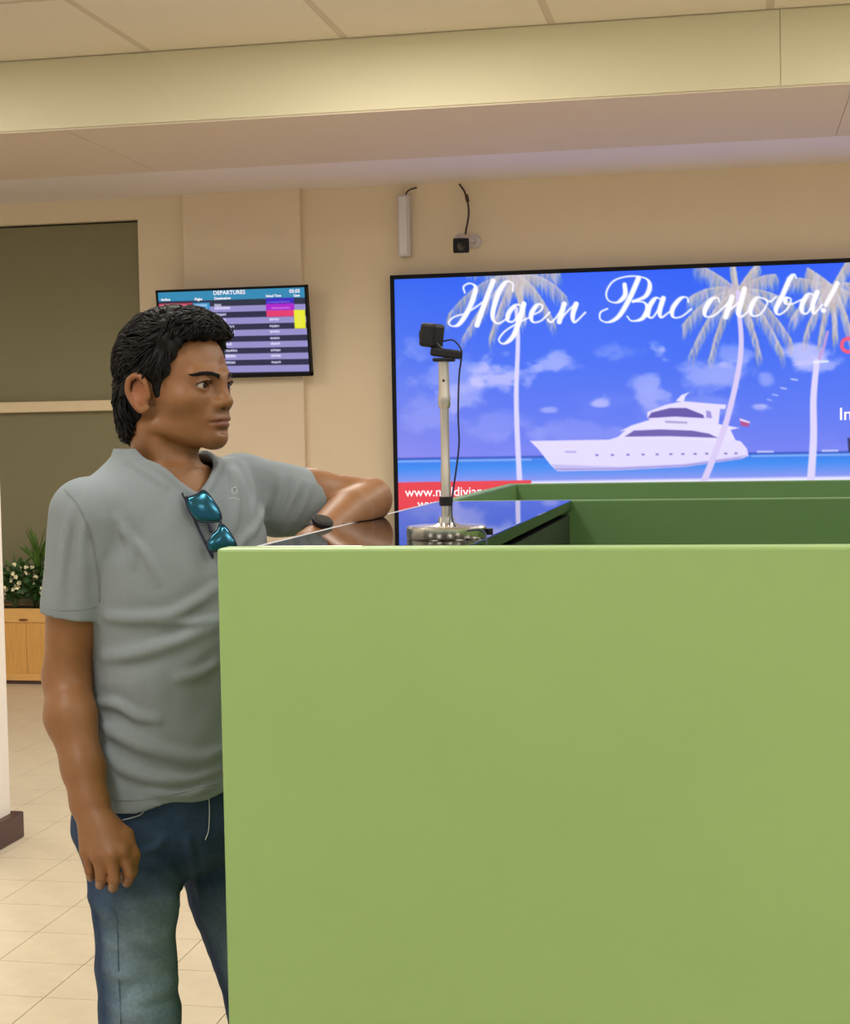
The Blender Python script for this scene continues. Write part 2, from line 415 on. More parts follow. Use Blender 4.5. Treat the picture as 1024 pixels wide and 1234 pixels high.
A.stroke([(980, 436.5), (997, 435.5)], 2.4, (226, 232, 252))
# yacht
Yc = lambda P: [(620+x/3.413, 460+y/3.413) for x, y in P]
hullc = (222, 214, 252)
A.poly(Yc([(62, 243), (95, 243), (390, 238), (420, 228), (850, 228), (930, 245), (955, 275), (962, 305), (930, 318), (700, 350), (420, 364), (175, 368), (150, 345), (95, 275)]), hullc)
A.poly(Yc([(150, 340), (420, 350), (700, 338), (960, 300), (962, 305), (930, 318), (700, 350), (420, 364), (175, 368)]), (178, 170, 230), 0.7)
A.poly(Yc([(420, 232), (455, 200), (430, 205), (480, 180), (560, 155), (640, 146), (830, 172), (925, 190), (888, 198), (908, 240), (860, 245)]), (226, 218, 252))
A.poly(Yc([(545, 125), (620, 95), (690, 80), (870, 95), (866, 112), (845, 112), (838, 178), (560, 158), (545, 150)]), (224, 216, 252))
A.poly(Yc([(662, 80), (685, 55), (720, 42), (702, 60), (696, 82)]), (226, 220, 252))
A.poly(Yc([(452, 226), (490, 201), (600, 196), (730, 201), (800, 214), (836, 231), (640, 224)]), (104, 88, 170))
A.poly(Yc([(547, 150), (562, 127), (640, 108), (705, 108), (775, 136), (780, 150), (660, 143)]), (92, 76, 164))
A.poly(Yc([(788, 118), (806, 122), (812, 150), (788, 148)]), (150, 140, 214))
for q in range(9): A.stroke(Yc([(622+q*10, 164+0.4*q), (622+q*10+4, 166+0.4*q)]), 2.4, (150, 142, 190), 0.8)
for q in (338, 402, 466, 528, 586, 642, 692, 742, 790, 868, 910): A.stroke(Yc([(q-3, 302-(q-338)*0.013), (q+3, 302-(q-338)*0.013)]), 2.0, (110, 100, 180))
A.stroke(Yc([(210, 288), (250, 289)]), 2.0, (170, 162, 226)); A.stroke(Yc([(170, 360), (420, 358), (700, 345), (930, 314)]), 1.2, (116, 110, 200), 0.7)
A.poly(Yc([(925, 150), (968, 165), (960, 186), (930, 180)]), (176, 70, 140)); A.poly(Yc([(925, 150), (968, 165), (966, 171), (926, 160)]), (222, 214, 250))
for q, p in enumerate(((957, 457.5), (944, 468), (934, 476), (927, 482), (920, 489))): A.stroke([(p[0]-3.5+q*.4, p[1]-.6), (p[0]+3.5-q*.4, p[1]+.5)], 1.8, (216, 222, 252), .8-.1*q)
A.stroke(spline([(889, 352), (890, 372), (893, 412), (889, 450), (876, 505), (862, 545), (846, 585)]), np.linspace(5.0, 8.0, 49), (212, 198, 240))
# red banner
A.poly([(470, 581.5), (640, 578.6), (640, 700), (470, 700)], (228, 58, 74))
# red ring and right-hand mark
th = np.linspace(0, 2*math.pi, 25); A.stroke([(1022+8.0*math.cos(a), 416+8*math.sin(a)) for a in th], 4.4, (240, 74, 116)); 
A.poly([(1021, 528), (1030, 526), (1034, 545), (1022, 545)], (30, 30, 80), 0.9)
# greeting in script lettering: strokes swell on the way down, as with a pointed pen
def pen(off, k, strokes, thick=6.4, thin=1.7):
    for st in strokes:
        P = np.array(spline([(off[0]+x/k, off[1]+y/k) for x, y in st], 7)); d = np.gradient(P, axis=0)
        dn = d/(np.linalg.norm(d, axis=1)[:, None]+1e-9)
        dw = np.abs(dn @ np.array((-0.34, 0.94))); sg = np.convolve(np.pad((dw**2.2), 3, 'edge'), np.ones(7)/7, 'valid')
        mono = np.ones(len(P)) if d[:, 1].sum() else 1
        up = np.convolve(np.pad((d[:, 1] < 0).astype(float), 3, 'edge'), np.ones(7)/7, 'valid')
        W = thin+(thick-thin)*sg*(1-0.85*up)
        A.stroke(P, W, (250, 247, 255), 0.97, 0.6)
pen((530, 310), 3.938, [
    [(118, 168), (112, 140), (140, 124), (168, 140), (160, 190), (130, 260), (90, 318), (55, 326), (42, 308), (70, 282), (130, 262), (215, 205)],
    [(252, 114), (215, 210), (176, 322)],
    [(345, 160), (345, 125), (315, 116), (282, 160), (255, 240), (252, 295), (280, 314), (325, 285)],
    [(392, 232), (362, 226), (328, 262), (322, 300), (348, 304), (380, 262), (394, 226)],
    [(398, 222), (384, 275), (350, 370), (305, 410), (280, 392), (310, 350), (375, 310), (432, 282)],
    [(436, 276), (478, 254), (486, 228), (462, 226), (434, 268), (440, 306), (478, 302), (520, 262)],
    [(512, 296), (526, 308), (552, 285), (590, 224)], [(590, 222), (576, 268), (566, 306)], [(566, 306), (600, 262), (640, 224)], [(646, 222), (630, 275), (640, 308), (690, 262)],
    [(876, 130), (878, 180), (842, 214), (800, 205), (790, 165), (825, 112), (900, 90), (975, 100), (996, 135), (975, 185), (915, 210)],
    [(942, 100), (900, 195), (850, 278), (800, 308), (762, 296), (762, 262), (795, 244)],
    [(915, 210), (968, 214), (984, 248), (958, 292), (910, 302), (888, 280)]])
pen((780, 310), 4.197, [
    [(68, 214), (42, 206), (10, 250), (4, 296), (26, 304), (56, 262), (74, 212)], [(80, 208), (62, 270), (70, 304), (112, 276)],
    [(206, 226), (200, 204), (168, 208), (128, 258), (130, 302), (172, 300), (222, 262)],
    [(362, 226), (356, 206), (326, 212), (292, 262), (294, 298), (334, 296), (388, 250), (424, 206)],
    [(428, 202), (412, 250), (396, 302)], [(400, 280), (436, 250), (486, 206)], [(490, 160), (470, 240), (458, 286), (478, 300), (520, 262)],
    [(588, 208), (552, 206), (522, 258), (532, 296), (572, 286), (606, 232), (590, 208), (620, 224), (650, 200)],
    [(752, 104), (742, 88), (718, 112), (684, 190), (650, 262), (664, 290), (706, 262), (726, 214), (702, 206), (698, 232), (730, 236), (780, 214)],
    [(840, 192), (814, 186), (782, 236), (784, 280), (812, 278), (846, 206)], [(858, 178), (836, 240), (842, 284), (884, 240)]])
pen((780, 310), 4.197, [[(960, 132), (930, 190), (902, 240)]], 5.6, 2.4)
A.stroke([(780+888/4.197, 310+268/4.197), (780+891/4.197, 310+270/4.197)], 5.6, (250, 247, 255))

SY = 9.215                                       # front of the display
sTL = at(475, 336, SY); SX0, SZ1 = sTL[0], sTL[2]-0.004
SX1, SZ0 = SX0+3.40, SZ1-1.91
M_led = screen_mat('led_picture', 1.05)
M_bezel = mat('black_bezel', (0.004, 0.004, 0.005, 1), 0.55, spec=0.2)
led = empty('video_wall_screen', ((SX0+SX1)/2, WY, SZ0))
tag(led, 'large wall screen showing a yacht, palms and a white script greeting', 'screen')
nx, ny = 709, 398
gx, gz = np.meshgrid(np.linspace(SX0, SX1, nx), np.linspace(SZ1, SZ0, ny))
P = np.stack([gx, np.full_like(gx, SY), gz], -1).reshape(-1, 3)
idx = np.arange(nx*ny).reshape(ny, nx)
Fq = np.stack([idx[:-1, :-1], idx[1:, :-1], idx[1:, 1:], idx[:-1, 1:]], -1).reshape(-1, 4)
disp = pydata('display', P, Fq, M_led, led, smooth=False)
disp['label'] = 'lit picture of a blue sea with palms and a white yacht'
u, v = proj(P); set_color(disp, 'picture', lin(np.clip(A.sample(u, v), 0, 255)))
bw = 0.024
bm = bmesh.new()
add_box(bm, (SX0-bw, SY-0.012, SZ1), (SX1+bw, WY-0.001, SZ1+bw)); add_box(bm, (SX0-bw, SY-0.012, SZ0-bw), (SX1+bw, WY-0.001, SZ0))
add_box(bm, (SX0-bw, SY-0.012, SZ0), (SX0, WY-0.001, SZ1)); add_box(bm, (SX1, SY-0.012, SZ0), (SX1+bw, WY-0.001, SZ1))
bm_obj('bezel', bm, M_bezel, led)
box('back_cover', (SX0, SY+0.004, SZ0), (SX1, WY-0.001, SZ1), M_bezel, led)
M_wtxt = mat('lit_white_lettering', (0, 0, 0, 1), 0.5, emit=((1, 0.93, 0.97, 1), 1.0))
def on_screen(s, x, y, size_px, parent, Yp, align='LEFT', bold=0.0):
    a = at(x, y, Yp-0.0015); b = at(x+10, y-0.15, Yp-0.0015); k = np.linalg.norm(at(x, y, Yp)-at(x, y-10, Yp))/10
    return text_mesh('lettering', s, size_px*k, a, b-a, (0, 0, 1), M_wtxt, parent, 0.0003, align, bold)
on_screen('www.maldiviana.ru', 488, 598.5, 15.6, led, SY, bold=0.0006)
on_screen('www.', 503, 612.5, 15.6, led, SY, bold=0.0006)
on_screen('In', 1010.5, 506, 21, led, SY, bold=0.0012)

# ---- departures monitor, tilted down on its bracket
TYt, TYb = 9.085, 9.165
tl, tr_, bl, br = at(188.5, 349, TYt), at(368, 344.5, TYt), at(195, 457, TYb), at(377, 453.5, TYb)
ux = (tr_-tl+br-bl); ux[2] = 0; ux[1] = 0; ux /= np.linalg.norm(ux)
cen = (tl+tr_+bl+br)/4; Wd = (np.linalg.norm(tr_-tl)+np.linalg.norm(br-bl))/2; uz = (tl-bl+tr_-br); uz[0] = 0
Ht = np.linalg.norm(uz)/2; uz /= np.linalg.norm(uz); un = np.cross(ux, uz)      # un points to the hall
B = Art(180, 330, 390, 470, 3.0)
Bc = lambda x, y: (180+x/4.876, 330+y/4.879)
B.im[:] = (16, 18, 40)
def quad(xa, ya, xb, yb, col, al=1.0):              # in the crop's own slightly skewed frame
    sk = lambda x, y: (x+0.05*(y-300), y-0.03*(x-480)*(1-0.5*(y-80)/500))
    B.poly([Bc(*sk(xa, ya)), Bc(*sk(xb, ya)), Bc(*sk(xb, yb)), Bc(*sk(xa, yb))], col, al)
quad(30, 70, 960, 165, (34, 134, 178))
rowy = [165, 187, 225, 258, 297, 330, 368, 400, 438, 470, 508, 540, 580]
for q in range(1, 12):
    quad(30, rowy[q], 960, rowy[q+1], (146, 140, 200) if q % 2 else (22, 24, 66))
quad(30, 152, 960, 187, (20, 34, 60)); quad(30, 165, 260, 225, (196, 40, 70)); quad(60, 192, 255, 216, (250, 214, 226)); quad(262, 165, 360, 225, (44, 140, 196))
quad(690, 150, 856, 182, (44, 14, 190)); quad(690, 182, 856, 222, (170, 10, 200)); quad(690, 222, 856, 258, (226, 50, 110)); quad(852, 222, 918, 330, (232, 232, 40))
rr = np.random.RandomState(2)
def words(xa, xb, y, h=17, al=0.9):                  # rows of small unreadable print
    x = xa
    while x < xb:
        wl = 7+rr.rand()*7; quad(x, y+rr.rand()*3, min(x+wl*0.8, xb), y+h-rr.rand()*3, (226, 226, 250), al); x += wl
for q, L in enumerate((40, 90, 65, 60, 110, 110, 30, 90, 120, 110, 105)):
    words(388, 388+L, rowy[q]+5+(4 if q == 0 else 0)); 
    if q > 2: words(706, 762, rowy[q]+8, 15)
    if q < 2: words(270, 345, rowy[q]+8, 15, .7)
words(700, 830, 168, 10, .45); words(720, 830, 202, 12, .5); words(70, 230, 172, 10, .5)
words(875, 890, 245, 60, .25)
tv = empty('departures_monitor', (cen[0], cen[1], cen[2]))
tag(tv, 'flat departures monitor tilted down from the wall behind the man', 'monitor')
MT = Matrix(((ux[0], un[0], uz[0], cen[0]), (ux[1], un[1], uz[1], cen[1]), (ux[2], un[2], uz[2], cen[2]), (0, 0, 0, 1)))
b_ = 0.013
nx, ny = 260, 150
gx, gz = np.meshgrid(np.linspace(-Wd/2+b_, Wd/2-b_, nx), np.linspace(Ht/2-b_, -Ht/2+b_*1.9, ny))
P = cen+gx.reshape(-1, 1)*ux+gz.reshape(-1, 1)*uz+un*0.0005
idx = np.arange(nx*ny).reshape(ny, nx)
Fq = np.stack([idx[:-1, :-1], idx[1:, :-1], idx[1:, 1:], idx[:-1, 1:]], -1).reshape(-1, 4)
d2 = pydata('display', P, Fq, screen_mat('departures_picture', 1.0), tv, smooth=False)
u, v = proj(P); set_color(d2, 'picture', lin(np.clip(B.sample(u, v), 0, 255)))
bm = bmesh.new()
for lo, hi in (((-Wd/2, -0.04, Ht/2-b_), (Wd/2, 0.006, Ht/2)), ((-Wd/2, -0.04, -Ht/2), (Wd/2, 0.006, -Ht/2+b_*1.9)), ((-Wd/2, -0.04, -Ht/2), (-Wd/2+b_, 0.006, Ht/2)), ((Wd/2-b_, -0.04, -Ht/2), (Wd/2, 0.006, Ht/2))):
    add_box(bm, lo, hi, 0, MT)
bm_obj('bezel', bm, M_bezel, tv)
box('back_cover', (-Wd/2+0.01, -0.045, -Ht/2+0.01), (Wd/2-0.01, -0.002, Ht/2-0.01), M_bezel, tv, 0, MT)
bm = bmesh.new(); add_box(bm, (cen[0]-0.10, cen[1]+0.04, cen[2]-0.08), (cen[0]+0.10, WY-0.0515, cen[2]+0.08)); bm_obj('wall_bracket', bm, M_bezel, tv)
def on_tv(s, cx, cy, size, al='LEFT'):
    x, y = Bc(cx, cy); c = cen+un*0.0016
    d = ray(x, y); p = CAM+d*(np.dot(c-CAM, un)/np.dot(d, un))
    text_mesh('lettering', s, size, p, ux, uz, M_wtxt, tv, 0.0002, al, 0.0005)
on_tv('DEPARTURES', 375, 124, 0.034); on_tv('05:05', 822, 112, 0.030); on_tv('Airline', 68, 160, 0.022); on_tv('Flight', 266, 157, 0.022); on_tv('Destination', 381, 152, 0.022)
on_tv('Sched Time', 684, 137, 0.020); on_tv('Gate', 846, 134, 0.020)

# ------------------------------------------------------------------ wall fittings
M_white = mat('white_plastic', srgb(206, 198, 196), 0.4)
M_cable = mat('dark_cable', srgb(70, 52, 44), 0.6)
M_blk = mat('black_plastic', (0.005, 0.005, 0.008, 1), 0.5, spec=0.3)
p0, p1 = at(478.5, 235, 9.24), at(493.5, 309, 9.24)
jb = empty('junction_box', (p0[0], WY, p1[2]))
tag(jb, 'narrow upright white box with a short cable fixed above the big screen', 'wall box')
box('housing', (p0[0], 9.235, p1[2]), (p1[0]+0.004, WY-0.001, p0[2]), M_white, jb, bev=0.006)
box('lid', (p0[0]+0.010, 9.229, p1[2]+0.012), (p1[0]-0.012, 9.236, p0[2]-0.012), mat('white_lid', srgb(222, 216, 216), 0.3), jb, bev=0.002)
tube('cable', spline([at(490, 238, 9.26), at(489.5, 233, 9.262), at(493, 229, 9.27), at(502, 226, 9.285)]), 0.005, M_cable, jb)
cc = empty('security_camera', at(560, 290, WY))
tag(cc, 'small white bullet security camera hung by a dark cable above the screen', 'security camera')
ax = Vector((0.16, -0.94, -0.30)).normalized(); ctr = Vector(at(555.5, 294, 9.12))
def oriented(c, d): 
    x, y, z = frame_of(d); return Matrix(((x.x, y.x, z.x, c.x), (x.y, y.y, z.y, c.y), (x.z, y.z, z.z, c.z), (0, 0, 0, 1)))
Mo = oriented(ctr, ax)
lathe('body', [(0.030, -0.10), (0.046, -0.095), (0.049, 0.0), (0.049, 0.035)], (0, 0, 0), M_white, cc, 28, True, Mo)
bm = bmesh.new(); add_box(bm, (-0.047, -0.042, 0.035), (0.047, 0.042, 0.062), 0.008, Mo); bm_obj('face', bm, M_blk, cc)
lathe('lens', [(0.024, 0.060), (0.024, 0.066), (0.016, 0.067)], (0, 0, 0), mat('lens_glass', (0.02, 0.015, 0.02, 1), 0.1), cc, 20, True, Mo)
lathe('mount', [(0.042, 0), (0.042, 0.02), (0.030, 0.03)], (ctr.x+0.05, WY-0.001, ctr.z+0.03), M_white, cc, 24, True, Matrix.Rotation(math.pi/2, 4, 'X'))
tube('arm', [(ctr.x+0.05, WY-0.02, ctr.z+0.03), (ctr.x+0.045, WY-0.07, ctr.z+0.03), Vector(ctr)-ax*0.085], 0.017, M_white, cc, 12)
tube('cable', spline([at(553.5, 222, 9.285), at(560, 232, 9.26), at(564, 247, 9.24), at(564.5, 260, 9.23), at(561.5, 277, 9.21), at(560, 287, 9.22)]), 0.006, M_cable, cc)
tube('cable_connector', [at(561.8, 235, 9.25), at(563.6, 243, 9.245)], 0.011, M_cable, cc)
# ------------------------------------------------------------------ webcam on a chrome stand
M_chrome = mat('chrome', (0.66, 0.64, 0.60, 1), 0.2, metal=1.0)
M_pole = mat('brushed_steel', (0.52, 0.49, 0.44, 1), 0.32, metal=1.0)
BX, BYc = -0.402, 2.190
st = empty('webcam_stand', (BX, BYc, TZ))
tag(st, 'chrome telescopic stand with round base on the black ledge, carrying a webcam', 'stand')
lathe('base', [(0.0555, 0.0), (0.0565, 0.002), (0.0565, 0.0155), (0.054, 0.018), (0.020, 0.0185), (0.012, 0.022), (0.011, 0.030)], (BX, BYc, TZ), M_chrome, st, 56)
lathe('lower_pole', [(0.0068, 0.018), (0.0068, 0.100), (0.0062, 0.102), (0.0062, 0.190)], (BX, BYc, TZ), M_pole, st, 24)
lathe('upper_sleeve', [(0.0078, 0.184), (0.0088, 0.188), (0.0088, 0.200), (0.0078, 0.204), (0.0072, 0.249)], (BX, BYc, TZ), M_pole, st, 24)
lathe('collar', [(0.0088, 0.046), (0.0096, 0.047), (0.0096, 0.058), (0.0088, 0.059)], (BX, BYc, TZ), M_blk, st, 24)
lathe('sleeve_screw', [(0.0018, 0.0), (0.0018, 0.0012)], (BX+0.001, BYc-0.0078, TZ+0.222), M_blk, st, 10, True, Matrix.Rotation(math.pi/2, 4, 'X'))
lathe('base_screw_block', [(0.005, 0.0), (0.005, 0.009)], (BX+0.0605, BYc+0.006, TZ+0.004), M_blk, st, 16)
wz = TZ+0.249
wc = empty('webcam', (BX, BYc, wz))
tag(wc, 'small black box webcam clipped on top of the chrome stand', 'webcam')
box('mount_plate', (BX-0.014, BYc-0.012, wz), (BX+0.015, BYc+0.012, wz+0.005), M_blk, wc, bev=0.0015)
Mr = Matrix.Translation((BX+0.004, BYc, wz+0.0115)) @ Matrix.Rotation(math.radians(8), 4, 'Y')
bm = bmesh.new(); add_box(bm, (-0.021, -0.013, -0.006), (0.021, 0.013, 0.006), 0.003, Mr); bm_obj('clip_foot', bm, M_blk, wc)
Mr = Matrix.Translation((BX-0.008, BYc, wz+0.018)) @ Matrix.Rotation(math.radians(-38), 4, 'Y')
bm = bmesh.new(); add_box(bm, (-0.006, -0.009, -0.010), (0.006, 0.009, 0.010), 0.002, Mr); bm_obj('hinge', bm, M_blk, wc)
Mr = Matrix.Translation((BX-0.0165, BYc, wz+0.0375)) @ Matrix.Rotation(math.radians(-22), 4, 'Z') @ Matrix.Rotation(math.radians(8), 4, 'Y')
bm = bmesh.new(); add_box(bm, (-0.0120, -0.015, -0.0170), (0.0130, 0.015, 0.0165), 0.0045, Mr); hb = bm_obj('camera_body', bm, M_blk, wc)
lathe('lens', [(0.010, 0), (0.010, 0.003), (0.007, 0.0035), (0.005, 0.002)], (0, 0, 0), mat('webcam_lens', (0.01, 0.01, 0.02, 1), 0.05), wc, 20, True, Mr @ Matrix.Translation((-0.0120, 0, 0)) @ Matrix.Rotation(-math.pi/2, 4, 'Y'))
M_wire = mat('webcam_cord', srgb(24, 28, 70), 0.5)
w_ = lambda x, y, Y=BYc: at(x, y, Y)
tube('cord', spline([w_(534, 411), w_(546, 410), w_(555, 420), w_(556, 430), w_(553, 455), w_(552, 500), w_(553, 535), w_(549, 570), w_(545, 598), w_(544.5, 622, BYc-0.009), w_(548, 634, BYc-0.03), at(556, 640, BYc-0.04), (BX+0.06, BYc-0.045, TZ+0.012), (BX+0.068, BYc-0.07, TZ-0.02), (BX+0.072, BYc-0.08, TZ-0.15)], 6), 0.0014, M_wire, wc, 6)

# ------------------------------------------------------------------ planter box with plants
M_wood = mat('honey_pine', srgb(214, 160, 84), 0.5, noise=(14, 0.12), stretch=(6, 1, 0.5))
M_rail = mat('honey_pine_rail', srgb(220, 170, 98), 0.5, noise=(14, 0.10), stretch=(0.5, 1, 6))
M_soil = mat('potting_soil', srgb(46, 32, 22), 0.95, noise=(80, 0.4))
M_knot = mat('wood_knot', srgb(120, 62, 34), 0.6)
PX0, PX1, PY0, PY1, PZ = -4.83, -3.93, 8.86, 9.21, 0.462
pl = empty('planter_box', ((PX0+PX1)/2, (PY0+PY1)/2, 0))
tag(pl, 'pale pine planter box on the floor under the blinds', 'planter')
box('plinth', (PX0+0.02, PY0+0.012, 0.0), (PX1-0.02, PY1-0.012, 0.022), M_base, pl)
for i in range(6):
    wd = (PX1-PX0)/6
    box('board', (PX0+i*wd+0.001, PY0+0.008, 0.022), (PX0+(i+1)*wd-0.001, PY0+0.026, PZ-0.012), M_wood, pl, bev=0.002)
    box('board', (PX0+i*wd+0.001, PY1-0.026, 0.022), (PX0+(i+1)*wd-0.001, PY1-0.008, PZ-0.012), M_wood, pl, bev=0.002)
for xa in (PX0, PX1-0.018):
    for i in range(2):
        box('board', (xa, PY0+0.03+i*0.146, 0.022), (xa+0.018, PY0+0.174+i*0.146, PZ-0.012), M_wood, pl, bev=0.002)
box('top_rail', (PX0-0.006, PY0, PZ-0.085), (PX1+0.006, PY0+0.008, PZ), M_rail, pl, bev=0.003)
kx = at(28, 745.5, PY0)[0]
lathe('knot', [(0.016, 0), (0.016, 0.001)], (kx, PY0+0.0004, PZ-0.070), M_knot, pl, 14, True, Matrix.Rotation(math.pi/2, 4, 'X') @ Matrix.Scale(2.0, 4, (1, 0, 0)) @ Matrix.Scale(0.5, 4, (0, 1, 0)))
box('bottom_rail', (PX0-0.006, PY0, 0.022), (PX1+0.006, PY0+0.008, 0.062), M_rail, pl, bev=0.003)
box('soil', (PX0+0.02, PY0+0.028, PZ-0.12), (PX1-0.02, PY1-0.028, PZ-0.018), M_soil, pl)
M_leaf = mat('dark_green_leaf', srgb(48, 84, 34), 0.45, noise=(40, 0.35))
M_leaf2 = mat('fresh_green_leaf', srgb(78, 112, 44), 0.45, noise=(40, 0.3))
M_stem = mat('plant_stem', srgb(62, 70, 34), 0.6)
M_petal = mat('cream_petal', srgb(250, 244, 206), 0.5)
def leaf_into(V, F, base, d, L, wd, r, curl=0.3):
    d = Vector(d).normalized(); s = d.cross(Vector((r.uniform(-1, 1), r.uniform(-1, 1), r.uniform(-.3, 1)))).normalized(); n = s.cross(d)
    k = len(V); prof = ((0, .15), (.25, .8), (.5, 1), (.75, .7), (1, .03))
    for t, w in prof:
        c = Vector(base)+d*(L*t)-Vector((0, 0, 1))*(curl*L*t*t)
        V += [tuple(c-s*(wd*w)), tuple(c+n*(wd*w*0.25)), tuple(c+s*(wd*w))]
    for i in range(4):
        a = k+i*3; F += [(a, a+1, a+4, a+3), (a+1, a+2, a+5, a+4)]
def bush(x, y, h, rad, seed, label, nl=170, nf=16):
    r = random.Random(seed); z0 = PZ-0.02
    o = empty('flowering_plant', (x, y, z0)); tag(o, label, 'plant', 'plants in the pine planter')
    bm = bmesh.new(); V, F, PV, PF = [], [], [], []
    for k in range(13):
        a = r.uniform(0, 6.28); q = r.uniform(0.2, 1)*rad; tip = Vector((x+math.cos(a)*q, y+math.sin(a)*q*0.8, z0+h*r.uniform(0.55, 1)))
        mid = Vector((x+math.cos(a)*q*0.3, y+math.sin(a)*q*0.3, z0+h*0.4))
        pts = spline([(x+math.cos(a)*0.012, y+math.sin(a)*0.012, z0), mid, tip], 5); add_tube(bm, pts, [0.004]*5+[0.003]*5+[0.002], 5)
        for i in range(nl//13):
            b = Vector(pts[r.randint(3, len(pts)-1)])
            leaf_into(V, F, b, (r.uniform(-1, 1), r.uniform(-1, 1), r.uniform(-.1, 1)), r.uniform(.05, .09), r.uniform(.011, .019), r)
        if k < nf:
            for j in range(2):
                b = tip+Vector((r.uniform(-.03, .03), r.uniform(-.04, .01), r.uniform(-.10, .0)))
                for m_ in range(5):
                    aa = m_*6.283/5; leaf_into(PV, PF, b, (math.cos(aa), -0.6, math.sin(aa)), 0.018, 0.008, r, 0.1)
    bm_obj('stems', bm, M_stem, o, True)
    f = pydata('foliage', V, F, M_leaf, o); f['kind'] = 'stuff'
    if PV: f = pydata('blossoms', PV, PF, M_petal, o); f['kind'] = 'stuff'
    return o
def spiky(x, y, h, seed, label):
    r = random.Random(seed); z0 = PZ-0.02
    o = empty('spiky_plant', (x, y, z0)); tag(o, label, 'plant')
    tube('stem', spline([(x, y, z0), (x+0.012, y, z0+h*0.4), (x-0.006, y, z0+h*0.62)], 5), 0.006, M_stem, o, 7)
    V, F = [], []
    for k in range(26):
        a = r.uniform(0, 6.28); t = r.uniform(.35, .62)
        leaf_into(V, F, (x, y, z0+h*t), (math.cos(a)*0.5, math.sin(a)*0.5, r.uniform(.5, 1.6)), h*r.uniform(.28, .40), 0.012, r, 0.12)
    f = pydata('foliage', V, F, M_leaf2, o); f['kind'] = 'stuff'
gx_ = [at(p, 700, 9.03)[0] for p in (18, 40, 76, -20)]
for k, gx0 in enumerate(gx_):
    bush(gx0, 9.03+0.02*(k % 2), (0.27, 0.29, 0.27, 0.26)[k], 0.12, 11+k, 'leafy plant with small cream flowers growing in the pine planter')
spiky(at(37, 700, 9.05)[0]+0.03, 9.10, 0.56, 5, 'tall spiky green shoot rising above the flowering plants in the planter')
spiky(at(16, 700, 9.05)[0], 9.10, 0.40, 9, 'shorter spiky green shoot among the flowering plants in the planter')
